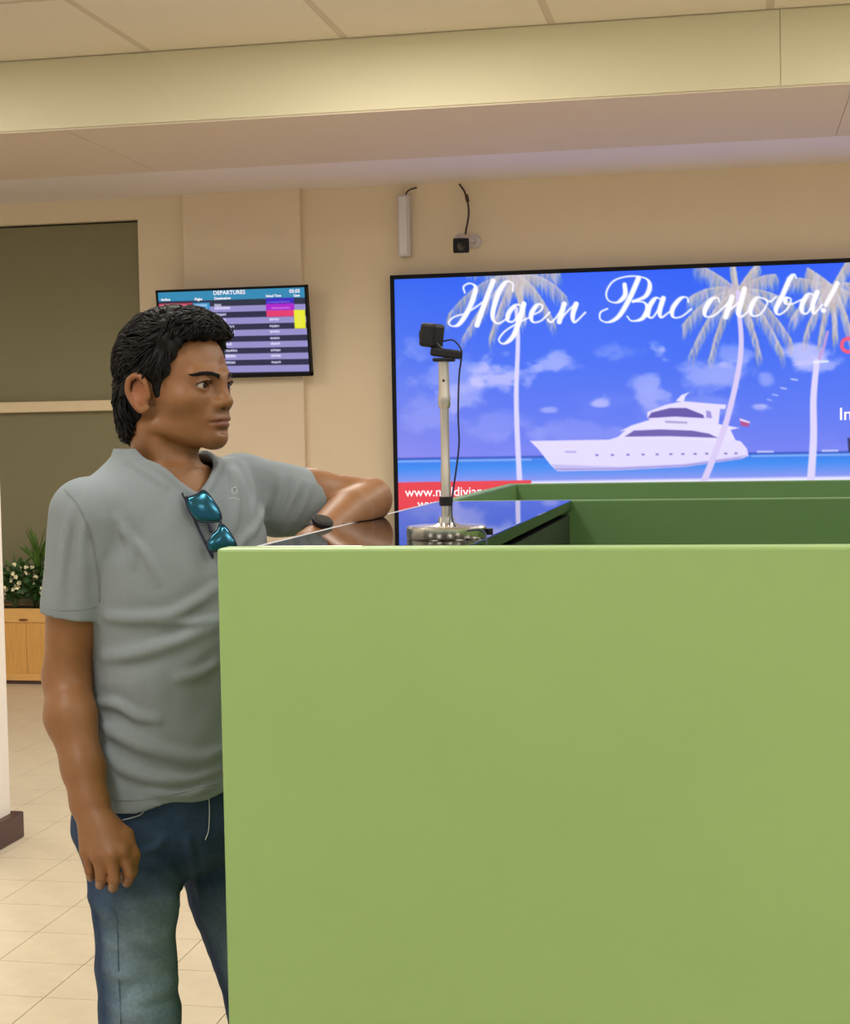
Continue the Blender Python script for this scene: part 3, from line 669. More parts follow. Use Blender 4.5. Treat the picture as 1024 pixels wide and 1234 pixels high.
# ------------------------------------------------------------------ implicit surfaces for the figure
class Field:
    def __init__(s, xs, ys, zs):
        s.ax = [np.asarray(a, np.float32) for a in (xs, ys, zs)]
        s.f = np.full([len(a) for a in s.ax], 0.2, np.float32)
    def sub(s, lo, hi):
        sl = []
        for a, l, h in zip(s.ax, lo, hi):
            i, j = np.searchsorted(a, l), np.searchsorted(a, h)
            if j-i < 2: return None, None
            sl.append(slice(i, j))
        x, y, z = (a[q] for a, q in zip(s.ax, sl))
        return tuple(sl), (x[:, None, None], y[None, :, None], z[None, None, :])
    def op(s, fn, lo, hi, k=0.0, mode='add', pad=0.012):
        lo = np.asarray(lo)-k-pad; hi = np.asarray(hi)+k+pad
        sl, P = s.sub(lo, hi)
        if sl is None: return
        d = fn(*P).astype(np.float32); a = s.f[sl]
        if mode == 'add':
            if k > 0:
                h = np.maximum(k-np.abs(a-d), 0)/k; s.f[sl] = np.minimum(a, d)-h*h*(k/4)
            else: s.f[sl] = np.minimum(a, d)
        else:
            d = -d
            if k > 0:
                h = np.maximum(k-np.abs(a-d), 0)/k; s.f[sl] = np.maximum(a, d)+h*h*(k/4)
            else: s.f[sl] = np.maximum(a, d)
    def cone(s, a, b, ra, rb, k=0.015, mode='add'):
        a = np.asarray(a, float); b = np.asarray(b, float); r = max(ra, rb)
        s.op(cone_fn(a, b, ra, rb), np.minimum(a, b)-r, np.maximum(a, b)+r, k, mode)
    def chain(s, pts, rad, k=0.012, k2=None):
        for a, b, ra, rb in zip(pts, pts[1:], rad, rad[1:]): s.cone(a, b, ra, rb, k)
    def ell(s, c, r, R=None, k=0.015, mode='add'):
        c = np.asarray(c, float); m = max(r)
        s.op(ell_fn(c, r, R), c-m, c+m, k, mode)
    def ridge(s, pts, amp, w):                       # soft fold with a shallow valley on either side
        P = np.asarray(pts); n = len(P)-1; pad = w*3.2
        sl, (x, y, z) = s.sub(P.min(0)-pad, P.max(0)+pad)
        if sl is None: return
        best = np.full(s.f[sl].shape, 1e9, np.float32); tt = np.zeros_like(best)
        for i in range(n):
            a = P[i]; ab = P[i+1]-a; L2 = float(ab@ab)+1e-12
            t = np.clip(((x-a[0])*ab[0]+(y-a[1])*ab[1]+(z-a[2])*ab[2])/L2, 0, 1)
            d = (x-a[0]-t*ab[0])**2+(y-a[1]-t*ab[1])**2+(z-a[2]-t*ab[2])**2
            m_ = d < best; best = np.where(m_, d, best); tt = np.where(m_, (i+t)/n, tt)
        q = best/(w*w); tap = np.sin(np.pi*np.clip(tt*.86+.07, 0, 1))**.8
        s.f[sl] -= (amp*tap*(np.exp(-q)-.45*np.exp(-q/5))).astype(np.float32)
    def mesh(s, smooth=2, lam=0.5):
        f = s.f; sg = f < 0
        a = sg[:-1] & sg[1:]; a = a[:, :-1] & a[:, 1:]; a = a[:, :, :-1] & a[:, :, 1:]
        o = sg[:-1] | sg[1:]; o = o[:, :-1] | o[:, 1:]; o = o[:, :, :-1] | o[:, :, 1:]
        act = np.argwhere(o & ~a); del a, o
        shp = np.array(f.shape)-1
        key = (act[:, 0]*shp[1]+act[:, 1])*shp[2]+act[:, 2]
        idm = np.full(int(shp[0]*shp[1]*shp[2]), -1, np.int32); idm[key] = np.arange(len(act))
        corner = {}
        for c in np.ndindex(2, 2, 2): corner[c] = f[act[:, 0]+c[0], act[:, 1]+c[1], act[:, 2]+c[2]]
        pos = np.zeros((len(act), 3)); cnt = np.zeros(len(act))
        for axis in range(3):
            for c in np.ndindex(2, 2):
                c0 = list(c); c0.insert(axis, 0); c1 = list(c0); c1[axis] = 1
                va, vb = corner[tuple(c0)], corner[tuple(c1)]
                m = (va < 0) != (vb < 0); t = np.where(m, va/np.where(m, va-vb, 1), 0)
                p = np.tile(np.array(c0, float), (len(act), 1)); p[:, axis] += t
                pos += p*m[:, None]; cnt += m
        pos /= cnt[:, None]
        V = np.stack([s.ax[i][act[:, i]]+(s.ax[i][act[:, i]+1]-s.ax[i][act[:, i]])*pos[:, i] for i in range(3)], -1)
        Q = []
        for axis in range(3):
            b, c = [i for i in range(3) if i != axis]
            lo = [slice(None)]*3; hi = [slice(None)]*3; lo[axis] = slice(None, -1); hi[axis] = slice(1, None)
            for i in (b, c): lo[i] = slice(1, -1); hi[i] = slice(1, -1)
            A_, B_ = sg[tuple(lo)], sg[tuple(hi)]
            e = np.argwhere(A_ != B_)
            if not len(e): continue
            flip = A_[e[:, 0], e[:, 1], e[:, 2]]
            g = e.copy(); g[:, b] += 1; g[:, c] += 1
            def cid(db, dc):
                q = g.copy(); q[:, b] -= db; q[:, c] -= dc
                return idm[(q[:, 0]*shp[1]+q[:, 1])*shp[2]+q[:, 2]]
            q = np.stack([cid(1, 1), cid(0, 1), cid(0, 0), cid(1, 0)], -1)
            if axis == 1: flip = ~flip
            q[~flip] = q[~flip][:, ::-1]
            Q.append(q)
        Q = np.concatenate(Q)
        E_ = np.concatenate([Q[:, [0, 1]], Q[:, [1, 2]], Q[:, [2, 3]], Q[:, [3, 0]]])
        i, j = E_[:, 0], E_[:, 1]; n = len(V)
        deg = np.bincount(i, minlength=n)+np.bincount(j, minlength=n)
        for _ in range(smooth):
            S = np.stack([np.bincount(i, V[j, c], n)+np.bincount(j, V[i, c], n) for c in range(3)], -1)/np.maximum(deg, 1)[:, None]
            V = V+(S-V)*lam
        return V, Q
    def value(s, p):
        q = []
        for a, v in zip(s.ax, p):
            i = int(np.clip(np.searchsorted(a, v)-1, 0, len(a)-2)); q.append((i, (v-a[i])/(a[i+1]-a[i])))
        r = 0.0
        for c in np.ndindex(2, 2, 2):
            w = 1.0
            for (i, t), k in zip(q, c): w *= t if k else 1-t
            r += w*float(s.f[q[0][0]+c[0], q[1][0]+c[1], q[2][0]+c[2]])
        return r
    def hit(s, x, y, d0=2.1, d1=3.1):                # first surface point along the line of sight
        d = ray(x, y); t = d0; prev = 1
        while t < d1:
            v = s.value(CAM+d*t)
            if v < 0:
                t -= 0.004*abs(v)/(abs(v)+abs(prev)+1e-9); return CAM+d*t
            prev = v; t += 0.004
        return None
    def normal(s, p, e=0.006):
        g = np.array([s.value(p+np.eye(3)[i]*e)-s.value(p-np.eye(3)[i]*e) for i in range(3)]); return g/np.linalg.norm(g)
def cone_fn(a, b, ra, rb):
    ab = b-a; L2 = float(ab@ab)
    def fn(x, y, z):
        px_, py_, pz_ = x-a[0], y-a[1], z-a[2]
        t = np.clip((px_*ab[0]+py_*ab[1]+pz_*ab[2])/L2, 0, 1)
        return np.sqrt((px_-t*ab[0])**2+(py_-t*ab[1])**2+(pz_-t*ab[2])**2)-(ra+(rb-ra)*t)
    return fn
def ell_fn(c, r, R=None):
    def fn(x, y, z):
        p = (x-c[0], y-c[1], z-c[2])
        if R is not None: p = tuple(R[i][0]*p[0]+R[i][1]*p[1]+R[i][2]*p[2] for i in range(3))
        k0 = np.sqrt((p[0]/r[0])**2+(p[1]/r[1])**2+(p[2]/r[2])**2)
        k1 = np.sqrt((p[0]/r[0]**2)**2+(p[1]/r[1]**2)**2+(p[2]/r[2]**2)**2)+1e-6
        return k0*(k0-1)/k1
    return fn
def axis(*segs):                                     # (start, end, step), ...
    out = []
    for a, b, h in segs:
        n = max(1, int(round((b-a)/h))); out += list(a+(b-a)*np.arange(n)/n)
    return np.array(out+[segs[-1][1]])
def wob(V, sc, seed):                                # smooth pseudo-random displacement
    r = np.random.RandomState(seed); o = np.zeros(len(V))
    for k in range(5):
        d = r.randn(3); d /= np.linalg.norm(d); o += np.sin(V@d*sc*(0.6+0.5*k)+r.rand()*6.28+1.5*np.sin(V@np.roll(d, 1)*sc*0.5))
    return o/5
def vnormals(V, Q):
    n = np.cross(V[Q[:, 2]]-V[Q[:, 0]], V[Q[:, 3]]-V[Q[:, 1]])
    N = np.stack([sum(np.bincount(Q[:, k], n[:, c], len(V)) for k in range(4)) for c in range(3)], -1)
    return N/(np.linalg.norm(N, axis=1)[:, None]+1e-12)

# ---- skeleton (world metres)
TF = np.array([0.766, -0.643, 0]); TL = np.array([0.643, 0.766, 0])         # chest faces TF, his left is TL
R_SH, R_EL, R_WR = at(99, 622, 2.31), at(80, 815, 2.33), at(108, 965, 2.25)
L_SH, L_EL, L_WR = at(297, 592, 2.60), at(446, 602, 2.745), at(375, 656, 2.50)
HIP_Y = 2.45
def rows_torso():                                    # z, centre pixel x, half width, half depth
    return [(1.462, 196, .070, .066), (1.435, 197, .100, .078), (1.40, 198, .150, .094), (1.35, 200, .172, .108), (1.28, 204, .172, .118),
            (1.20, 212, .162, .116), (1.12, 218, .153, .110), (1.04, 218, .150, .107), (.97, 214, .158, .112), (.90, 209, .168, .118), (.84, 207, .172, .120)]
def torso_fn(rows, off):
    Z = np.array([r[0] for r in rows])[::-1]
    C = np.array([at(r[1], proj((-.9, HIP_Y, r[0]))[1], HIP_Y)[:2] for r in rows])[::-1]
    Aa = np.array([r[2] for r in rows])[::-1]; Bb = np.array([r[3] for r in rows])[::-1]
    zz = np.linspace(Z[0], Z[-1], 200)
    sm = lambda q: np.convolve(np.pad(np.interp(zz, Z, q), 12, 'edge'), np.hanning(25)/np.hanning(25).sum(), 'valid')
    cx, cy, aa, bb = sm(C[:, 0]), sm(C[:, 1]), sm(Aa), sm(Bb)
    def fn(x, y, z):
        zc = np.clip(z, Z[0], Z[-1])
        X_, Y_ = x-np.interp(zc, zz, cx), y-np.interp(zc, zz, cy)
        a_, b_ = np.interp(zc, zz, aa)+off, np.interp(zc, zz, bb)+off
        u = X_*TL[0]+Y_*TL[1]; v = X_*TF[0]+Y_*TF[1]
        q = ((np.abs(u)/a_)**2.3+(np.abs(v)/b_)**2.3)**(1/2.3)
        d = (q-1)*np.minimum(a_, b_)*0.95
        return np.maximum(d, np.maximum(z-Z[-1]-off, Z[0]-z))
    return fn
TORSO_LO, TORSO_HI = (-1.20, 2.15, .84), (-.62, 2.75, 1.48)

# ---- head frame: x = his right, y = where he faces, z = up; origin between the eyes over the ear axis
hy, hp = math.radians(-15), math.radians(2.0)
HF = np.array([math.cos(hy)*math.cos(hp), math.sin(hy)*math.cos(hp), math.sin(hp)])
HR = np.array([HF[1], -HF[0], 0]); HR /= np.linalg.norm(HR); HU = np.cross(HR, HF)
HM = np.array([HR, HF, HU])
HO = at(246.5, 462.5, 2.40)-HM.T @ np.array([0.031, 0.083, 0.0])
def hl(p): return HO+HM.T @ np.asarray(p, float)
def tohead(V): return (V-HO) @ HM.T

body = Field(axis((-1.12, -1.00, .0032), (-1.00, -.765, .0017), (-.765, -.56, .0030)),
             axis((2.13, 2.29, .0026), (2.29, 2.55, .0017), (2.55, 2.84, .0032)),
             axis((.755, .95, .0024), (.95, 1.42, .0042), (1.42, 1.705, .0017)))
def H_ell(c, r, k=.012, mode='add', F_=None): (F_ or body).ell(hl(c), r, HM, k, mode)
def H_cone(a, b, ra, rb, k=.01, mode='add', F_=None): (F_ or body).cone(hl(a), hl(b), ra, rb, k, mode)
# skull and face
H_ell((0, -.010, .030), (.072, .086, .076), 0)
H_ell((0, .034, .022), (.061, .056, .068), .03)
H_ell((0, .034, -.026), (.059, .056, .058), .03)
H_ell((0, .040, -.058), (.046, .045, .038), .025)
H_cone((.053, -.002, -.062), (.012, .072, -.0865), .013, .0145, .020)
H_cone((-.053, -.002, -.062), (-.012, .072, -.0865), .013, .0145, .020)
H_ell((0, .0775, -.0835), (.0175, .0150, .0150), .016)
for s_ in (1, -1):
    H_ell((s_*.046, .052, -.024), (.020, .022, .016), .022)                 # cheekbone
    H_cone((s_*.012, .0900, .0125), (s_*.042, .0745, .0135), .0085, .0080, .016)   # brow
    H_ell((s_*.033, .098, -.003), (.020, .016, .0110), .014, 'sub')         # socket
    H_ell((s_*.0335, .0745, -.001), (.0160, .0150, .0135), .006)            # lids
    H_ell((s_*.0345, .0840, -.0020), (.0140, .0180, .0050), .003, 'sub')    # eye opening
    H_cone((s_*.0235, .0905, .0035), (s_*.034, .0920, .0058), .0019, .0022, .003)      # upper lid
    H_cone((s_*.034, .0920, .0058), (s_*.0465, .0810, .0015), .0022, .0019, .003)
H_cone((0, .092, .008), (0, .1000, -.026), .0068, .0085, .013)              # nose bridge
H_ell((0, .1015, -.0300), (.0115, .0105, .0095), .009)
for s_ in (1, -1):
    H_ell((s_*.0145, .0915, -.0330), (.0080, .0110, .0082), .007)           # nostril wing
    H_ell((s_*.0068, .0985, -.0410), (.0036, .0050, .0030), .003, 'sub')
H_ell((0, .082, -.055), (.027, .014, .017), .014)                           # muzzle
H_ell((0, .0925, -.0565), (.021, .0060, .0046), .006)                       # upper lip
H_ell((0, .0910, -.0660), (.018, .0062, .0054), .006)                       # lower lip
for s_ in (1, -1):
    H_cone((s_*.027, .0860, -.0618), (s_*.013, .0965, -.0610), .0012, .0015, .003, 'sub')
    H_cone((s_*.013, .0965, -.0610), (0, .0995, -.0606), .0015, .0015, .003, 'sub')
H_ell((0, .0945, -.0755), (.013, .0050, .0036), .008, 'sub')                # dip above the chin
for s_ in (1, -1):                                                          # ears
    H_ell((s_*.0755, -.010, -.012), (.0075, .0165, .0290), .010)
    rim = spline([(s_*.0770, .006, -.014), (s_*.0815, .004, .008), (s_*.0840, -.008, .018), (s_*.0860, -.022, .012), (s_*.0850, -.027, -.006), (s_*.0805, -.019, -.027), (s_*.0770, -.008, -.038), (s_*.0745, .002, -.034)], 5)
    for a, b in zip(rim, rim[1:]): H_cone(a, b, .0040, .0040, .003)
    H_ell((s_*.0855, -.009, -.006), (.0075, .0095, .0150), .005, 'sub')
    H_ell((s_*.0775, .006, -.016), (.0040, .0040, .0060), .004)
# neck and shoulders
NB = at(203, 585, 2.455)
body.chain([hl((0, -.022, -.040)), hl((0, -.026, -.080)), NB+TF*.0, NB+np.array([0, 0, -.08])], [.052, .0490, .054, .075], .016)
body.cone(hl((0, .012, -.085)), NB+TF*.036+np.array([0, 0, -.012]), .022, .024, .02)
for s_ in (1, -1): body.cone(hl((s_*.050, -.020, -.065)), NB+TF*.058+TL*(-s_*.014)+np.array([0, 0, -.035]), .011, .009, .02)
sk_rows = [(z, p, a-.016, b-.014) for z, p, a, b in rows_torso()[2:]]
sk_rows = [(1.428, 197, .060, .050)]+sk_rows
body.op(torso_fn(sk_rows, 0), TORSO_LO, TORSO_HI, .02)
body.cone(NB+np.array([0, 0, -.03]), R_SH+np.array([.02, .02, .0]), .040, .040, .03)
body.cone(NB+np.array([0, 0, -.03]), L_SH+np.array([-.02, -.02, .0]), .050, .044, .03)
# right arm
ra_m = R_SH*.55+R_EL*.45; rf_m = R_EL*.68+R_WR*.32
body.chain([R_SH, ra_m+np.array([-.002, -.004, 0]), R_EL, rf_m+np.array([-.003, -.006, 0]), R_WR*.75+R_EL*.25, R_WR], [.043, .0415, .0345, .0375, .0305, .0265], .02)
body.ell(R_WR+np.array([0, 0, -.004]), (.028, .022, .03), None, .02)
# left arm, elbow on the ledge
la_m = L_SH*.5+L_EL*.5; lf_m = L_EL*.62+L_WR*.38
body.chain([L_SH, la_m, L_EL], [.045, .044, .039], .02)
body.chain([L_EL, lf_m+np.array([0, 0, .006]), L_WR], [.0385, .0400, .0265], .006)
# right hand: back of the hand to the camera, fingers curled under
def hp_(x, y, Y): return at(x, y, Y)
mcp = [hp_(148, 1025, 2.215), hp_(134, 1031, 2.203), hp_(119, 1032, 2.204), hp_(105, 1026, 2.216)]
pip = [hp_(156, 1053, 2.212), hp_(138, 1060, 2.196), hp_(122, 1058, 2.198), hp_(108, 1049, 2.212)]
dip = [hp_(153, 1063, 2.236), hp_(136, 1069, 2.222), hp_(121, 1066, 2.224), hp_(109, 1057, 2.236)]
tip = [hp_(147, 1056, 2.252), hp_(133, 1060, 2.241), hp_(120, 1057, 2.242), hp_(111, 1049, 2.250)]
for q in range(4):
    body.chain([R_WR*.8+mcp[q]*.2, mcp[q]], [.0165, .0128-.0008*(q == 3)], .014)
fr = [.0088, .0090, .0086, .0076]
for q in range(4):
    body.cone(mcp[q], pip[q], fr[q]*1.12, fr[q], .006); body.cone(pip[q], dip[q], fr[q], fr[q]*.88, .002); body.cone(dip[q], tip[q], fr[q]*.88, fr[q]*.75, .002)
body.ell((mcp[1]+mcp[2]+R_WR)/3+np.array([0, .012, 0]), (.030, .018, .034), None, .015)
th_ = [hp_(128, 990, 2.245), hp_(150, 1008, 2.235), hp_(160, 1030, 2.228), hp_(160, 1050, 2.230)]
body.chain(th_, [.0165, .0135, .0102, .0082], .008)
# left hand drooping over the edge of the ledge
d0 = (L_WR-L_EL)/np.linalg.norm(L_WR-L_EL); sd = np.cross(d0, (0, 0, 1)); sd /= np.linalg.norm(sd)
hand_d = d0*.55+np.array([-.10, -.02, -.80]); hand_d /= np.linalg.norm(hand_d)
palm = L_WR+d0*.022
for q in range(4):
    base = palm+sd*(.024-.016*q)+hand_d*(.072-.004*abs(q-1.4)); 
    body.chain([L_WR+d0*.006+sd*(.010-.007*q), base], [.018, .0125], .013)
    cd_ = hand_d*.9-d0*.15; e1 = base+cd_*(.040-.003*abs(q-1.3)); cd2 = cd_-d0*.55; cd2 /= np.linalg.norm(cd2); e2 = e1+cd2*.024; cd3 = cd2-d0*.5; cd3 /= np.linalg.norm(cd3); e3 = e2+cd3*.020
    body.chain([base, e1, e2, e3], [fr[q]*1.08, fr[q], fr[q]*.9, fr[q]*.75], .004)
body.chain([L_WR+d0*.01+sd*.014, palm+sd*.034+hand_d*.030, palm+sd*.040+hand_d*.060-d0*.012, palm+sd*.036+hand_d*.082-d0*.02], [.016, .013, .0098, .0078], .008)

V, Q = body.mesh(2, .45)
# clear of the ledge it rests on
inl = (V[:, 0] > -.645) & (V[:, 2] < TZ+.0006) & (V[:, 2] > 1.25); V[inl, 2] = TZ+.0006
M_skin = mat('skin', (1, 1, 1, 1), 0.48, attr='tint', noise=(55, 0.06), bump=(420, 0.06, 0.0015), spec=0.4)
M_skin.node_tree.nodes['Principled BSDF'].inputs['Subsurface Weight'].default_value = 0.06
M_skin.node_tree.nodes['Principled BSDF'].inputs['Subsurface Radius'].default_value = (0.010, 0.004, 0.002)
person = pydata('person', V, Q, M_skin)
h = tohead(V); ish = (np.linalg.norm(h, axis=1) < .16)
skin = np.array(srgb(128, 87, 53)[:3]); T = np.tile(skin, (len(V), 1))
def mixc(w, c): 
    global T; T = T*(1-w[:, None])+np.array(srgb(*c)[:3])*w[:, None]
g3 = lambda c, r: np.exp(-(((h-np.array(c))/np.array(r))**2).sum(1))*ish
mixc(np.clip(g3((0, .094, -.061), (.025, .02, .0075))*1.1, 0, .75), (104, 56, 48))
mixc(np.clip(g3((0, .092, -.047), (.026, .02, .006))*.9, 0, .38), (84, 58, 42))
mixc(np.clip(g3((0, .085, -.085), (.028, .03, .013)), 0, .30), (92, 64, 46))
for s_ in (1, -1):
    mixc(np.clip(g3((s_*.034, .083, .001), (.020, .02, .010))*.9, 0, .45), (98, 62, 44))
    mixc(np.clip(g3((s_*.083, -.009, -.008), (.01, .014, .02)), 0, .4), (150, 84, 62))
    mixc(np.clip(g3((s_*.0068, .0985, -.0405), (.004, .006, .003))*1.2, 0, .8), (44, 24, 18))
set_color(person, 'tint', T)
tag(person, 'man in grey t-shirt and blue jeans leaning an elbow on the counter ledge', 'person')
# eyes
M_eye = mat('eyeball', (1, 1, 1, 1), 0.12, attr='tint')
gaze = HM.T @ np.array([-.06, .99, -.10]); gaze /= np.linalg.norm(gaze)
for s_ in (1, -1):
    bm = bmesh.new(); bmesh.ops.create_uvsphere(bm, u_segments=40, v_segments=28, radius=.0128)
    bm.transform(Matrix.Translation(hl((s_*.0335, .0735, -.001))))
    eo = bm_obj('eye', bm, M_eye, person, True)
    co = np.array([v.co for v in eo.data.vertices]); dd_ = (co-hl((s_*.0335, .0735, -.001)))/.0128; a = np.arccos(np.clip(dd_@gaze, -1, 1))
    cc_ = np.where((a < .19)[:, None], np.array((.003, .003, .003)), np.where((a < .50)[:, None], np.array(srgb(44, 26, 18)[:3]), np.array(srgb(196, 184, 172)[:3])))
    set_color(eo, 'tint', cc_)
# eyebrows: short overlapping hairs
M_hair = mat('black_hair', (0.0045, 0.004, 0.0045, 1), 0.55, spec=0.16, noise=(120, 0.5))
r_ = random.Random(3)
for s_ in (1, -1):
    bm = bmesh.new()
    for q in range(260):
        t = r_.random(); xx = .012+.042*t; yy = .0985-.024*t**1.7; zz = .0105+.0052*math.sin(min(1, t*1.15)*2.4)-.001*t+r_.uniform(-.0034, .0034)*(1-.78*t)
        p = np.array((s_*xx, yy+.0015, zz)); 
        hp0 = hl(p); v0 = body.value(hp0); hp0 = hp0-body.normal(hp0, .004)*(v0-.0003)
        dv = HM.T @ np.array((s_*.008, -.0035, .0012+.003*(1-t)))*r_.uniform(.7, 1.1)
        add_tube(bm, [hp0, hp0+dv*.5+HM.T @ np.array((0, .0006, 0)), hp0+dv], [.0008, .0007, .0002], 4)
    bm_obj('eyebrow', bm, M_hair, person, True)

for s_ in (1, -1):
    tube('eyelashes', [hl(q) for q in spline([(s_*.0205, .0880, -.0005), (s_*.0270, .0925, .0036), (s_*.0355, .0930, .0046), (s_*.0440, .0855, .0020), (s_*.0500, .0790, -.0015)], 4)], [.0005]+[.0011]*12+[.0009]*3+[.0004], M_hair, person, 6)
# ---- hair
hair = Field(axis((HO[0]-.135, HO[0]+.125, .0019)), axis((HO[1]-.125, HO[1]+.125, .0019)), axis((HO[2]-.115, HO[2]+.15, .0019)))
def HH(c, r, k): H_ell(c, r, k, 'add', hair)
HH((0, -.002, .037), (.0840, .094, .0915), 0)
HH((0, .044, .078), (.062, .054, .040), .03)
HH((.0, -.050, -.030), (.066, .044, .052), .03)
HH((.0, -.064, -.058), (.046, .026, .026), .02)
sl, P_ = hair.sub((-9,)*3, (9,)*3)
p = [HM[i][0]*(P_[0]-HO[0])+HM[i][1]*(P_[1]-HO[1])+HM[i][2]*(P_[2]-HO[2]) for i in range(3)]
yh = np.interp(p[2], [-.12, -.040, -.032, -.025, .005, .03, .055, .068, .074, .085, .12], [-.030, -.020, .010, .021, .030, .044, .054, .066, .084, .115, .25])
yh = yh+.006*np.sin(p[0]*90+1)+.0035*np.sin(p[0]*260+p[2]*90)
yh = yh+.005*np.sin(p[0]*140+p[2]*60+.7)*(p[2] > .03)
cut = (p[1]-yh)*.75
ear = np.sqrt(((p[1]+.008)/.026)**2+((p[2]+.016)/.036)**2+((np.abs(p[0])-.088)/.030)**2)-1
bd = body.f
a_ = np.maximum(hair.f, cut.astype(np.float32)); kk = .006
hh_ = np.maximum(kk-np.abs(hair.f-cut), 0)/kk; a_ = a_+(hh_*hh_*kk/4).astype(np.float32)
hair.f = np.maximum(a_, (-ear*.02).astype(np.float32))
Vh, Qh = hair.mesh(1, .4); Nh = vnormals(Vh, Qh); L = tohead(Vh)
# wavy combed ridges
flow = L[:, 1]*40+L[:, 2]*55+1.6*np.sin(L[:, 0]*55)+1.2*np.sin(L[:, 1]*70+L[:, 0]*30)
ridg = np.sin(L[:, 0]*210+2.2*np.sin(L[:, 1]*46)+1.5*np.sin(L[:, 2]*60))*.5+np.sin(flow*2.6)*.5+wob(L, 150, 4)*.6
Vh = Vh+Nh*(ridg*.0034)[:, None]
ho = pydata('hair', Vh, Qh, M_hair, person); ho['label'] = 'short wavy black hair'
# fine combed locks over the hair surface
bm = bmesh.new(); rq = np.random.RandomState(7); sel = rq.choice(len(Vh), 3600)
for q in sel:
    l0 = L[q]; n = tohead(HO+Nh[q])
    lim = np.interp(l0[2], [-.03, .0, .03, .055, .075, .09], [.010, .020, .034, .042, .07, .2])
    lim = np.interp(l0[2], [-.04, -.032, -.025, .005, .03, .055, .068, .074, .085, .12], [-.02, .010, .021, .030, .044, .054, .066, .084, .115, .25])-.005
    if l0[1] > lim or (l0[2] < -.02 and l0[1] > -.035): continue
    if abs(l0[1]+.008) < .036 and abs(l0[2]+.016) < .048 and abs(l0[0]) > .05: continue
    if l0[2] < -.01: d = np.array((0, -.30, -1.0))
    elif l0[1] > .03 and l0[2] > .06: d = np.array((-.5, .55, .15))
    elif l0[1] > .0 and l0[2] < .06: d = np.array((.0, -.45, -.8))
    else: d = np.array((-.10*np.sign(l0[0]), -.85, -.45+5*l0[2]*(l0[1] > 0)))
    wv = np.sin(l0[0]*70+l0[1]*55)*.45+np.sin(l0[2]*80+l0[1]*40)*.35
    side = np.cross(n, d); side /= np.linalg.norm(side)+1e-9
    d = d+side*wv+rq.randn(3)*.14; d -= n*(d@n); d /= np.linalg.norm(d); side = np.cross(n, d)
    ln = (.018+rq.rand()*.020)*(.55 if l0[1] > .05 else 1); cv = (rq.rand()-.5)*.009
    pts = [l0-n*.0015, l0+d*ln*.35+n*(.0020+rq.rand()*.0016)+side*cv*.6, l0+d*ln*.7+n*(.0016+rq.rand()*.001)+side*cv, l0+d*ln-n*.0030+side*cv*.6]
    rad = .0009+rq.rand()*.0009
    add_tube(bm, [hl(x) for x in spline(pts, 3)], [rad*.5]+[rad]*6+[rad*.7, rad*.45, rad*.2][:3], 5)
lk = bm_obj('hair_locks', bm, M_hair, ho, True)
# ------------------------------------------------------------------ t-shirt
shirt_ax = (axis((-1.125, -.60, .0027)), axis((2.17, 2.80, .0029)), axis((.86, 1.475, .0029)))
R_SE = at(85, 741, 2.315); L_SE = at(380, 602, 2.678)
def sleeve_fns(off):
    fr_ = cone_fn(R_SH+np.array([.004, .004, .002]), R_SE, .057+off, .0475+off)
    fl_ = cone_fn(L_SH+np.array([-.012, 0, .004]), L_SE, .060+off, .0515+off)
    return fr_, fl_
dR = (R_SE-R_SH)/np.linalg.norm(R_SE-R_SH); dR = dR*.9+np.array([-.04, .0, -.1]); dR /= np.linalg.norm(dR)
dL = np.array([.86, .30, -.42]); dL = (L_SE-L_SH)/np.linalg.norm(L_SE-L_SH)*.85+np.array([.0, -.1, -.25]) if False else (L_SE-L_SH)/np.linalg.norm(L_SE-L_SH)+AX[1]*.42; dL /= np.linalg.norm(dL)
def smin(a, b, k):
    h_ = np.maximum(k-np.abs(a-b), 0)/k; return np.minimum(a, b)-h_*h_*k/4
hem0 = at(130, 973, 2.36); 
FOLDS = []
def shirt_field(off, cutends):
    S = Field(*shirt_ax)
    S.op(torso_fn(rows_torso(), off), TORSO_LO, TORSO_HI, 0)
    S.cone(NB+np.array([0, 0, -.035])+TF*.008, R_SH+np.array([.006, .008, .004]), .062+off, .054+off, .03)
    S.cone(NB+np.array([0, 0, -.030])+TF*.008, L_SH+np.array([-.01, -.01, .004]), .062+off, .056+off, .03)
    fr_, fl_ = sleeve_fns(off)
    e = 0.0 if cutends else 0.03
    def rs_(x, y, z): return np.maximum(fr_(x, y, z), (x-R_SE[0])*dR[0]+(y-R_SE[1])*dR[1]+(z-R_SE[2])*dR[2]-e)
    def ls_(x, y, z):
        droop = smin(fl_(x, y, z), cone_fn(L_SH*.55+L_SE*.45+np.array([.0, -.01, -.030]), L_SE+np.array([-.03, -.02, -.024]), .042+off, .036+off)(x, y, z), .03)
        return np.maximum(droop, (x-L_SE[0])*dL[0]+(y-L_SE[1])*dL[1]+(z-L_SE[2])*dL[2]-e)
    S.op(rs_, np.minimum(R_SH, R_SE)-.08, np.maximum(R_SH, R_SE)+.08, .012)
    S.op(ls_, np.minimum(L_SH, L_SE)-.08, np.maximum(L_SH, L_SE)+.08, .02)
    for pts, rr_ in FOLDS: S.ridge(pts, rr_*1.55, rr_*1.3)
    return S
base_f = shirt_field(0, True)
def fold(pxs, r, sink):
    P = []
    for x, y in spline(pxs, 3):
        q = base_f.hit(x, y)
        if q is not None: P.append(q)
    if len(P) > 1: FOLDS.append((P, r))
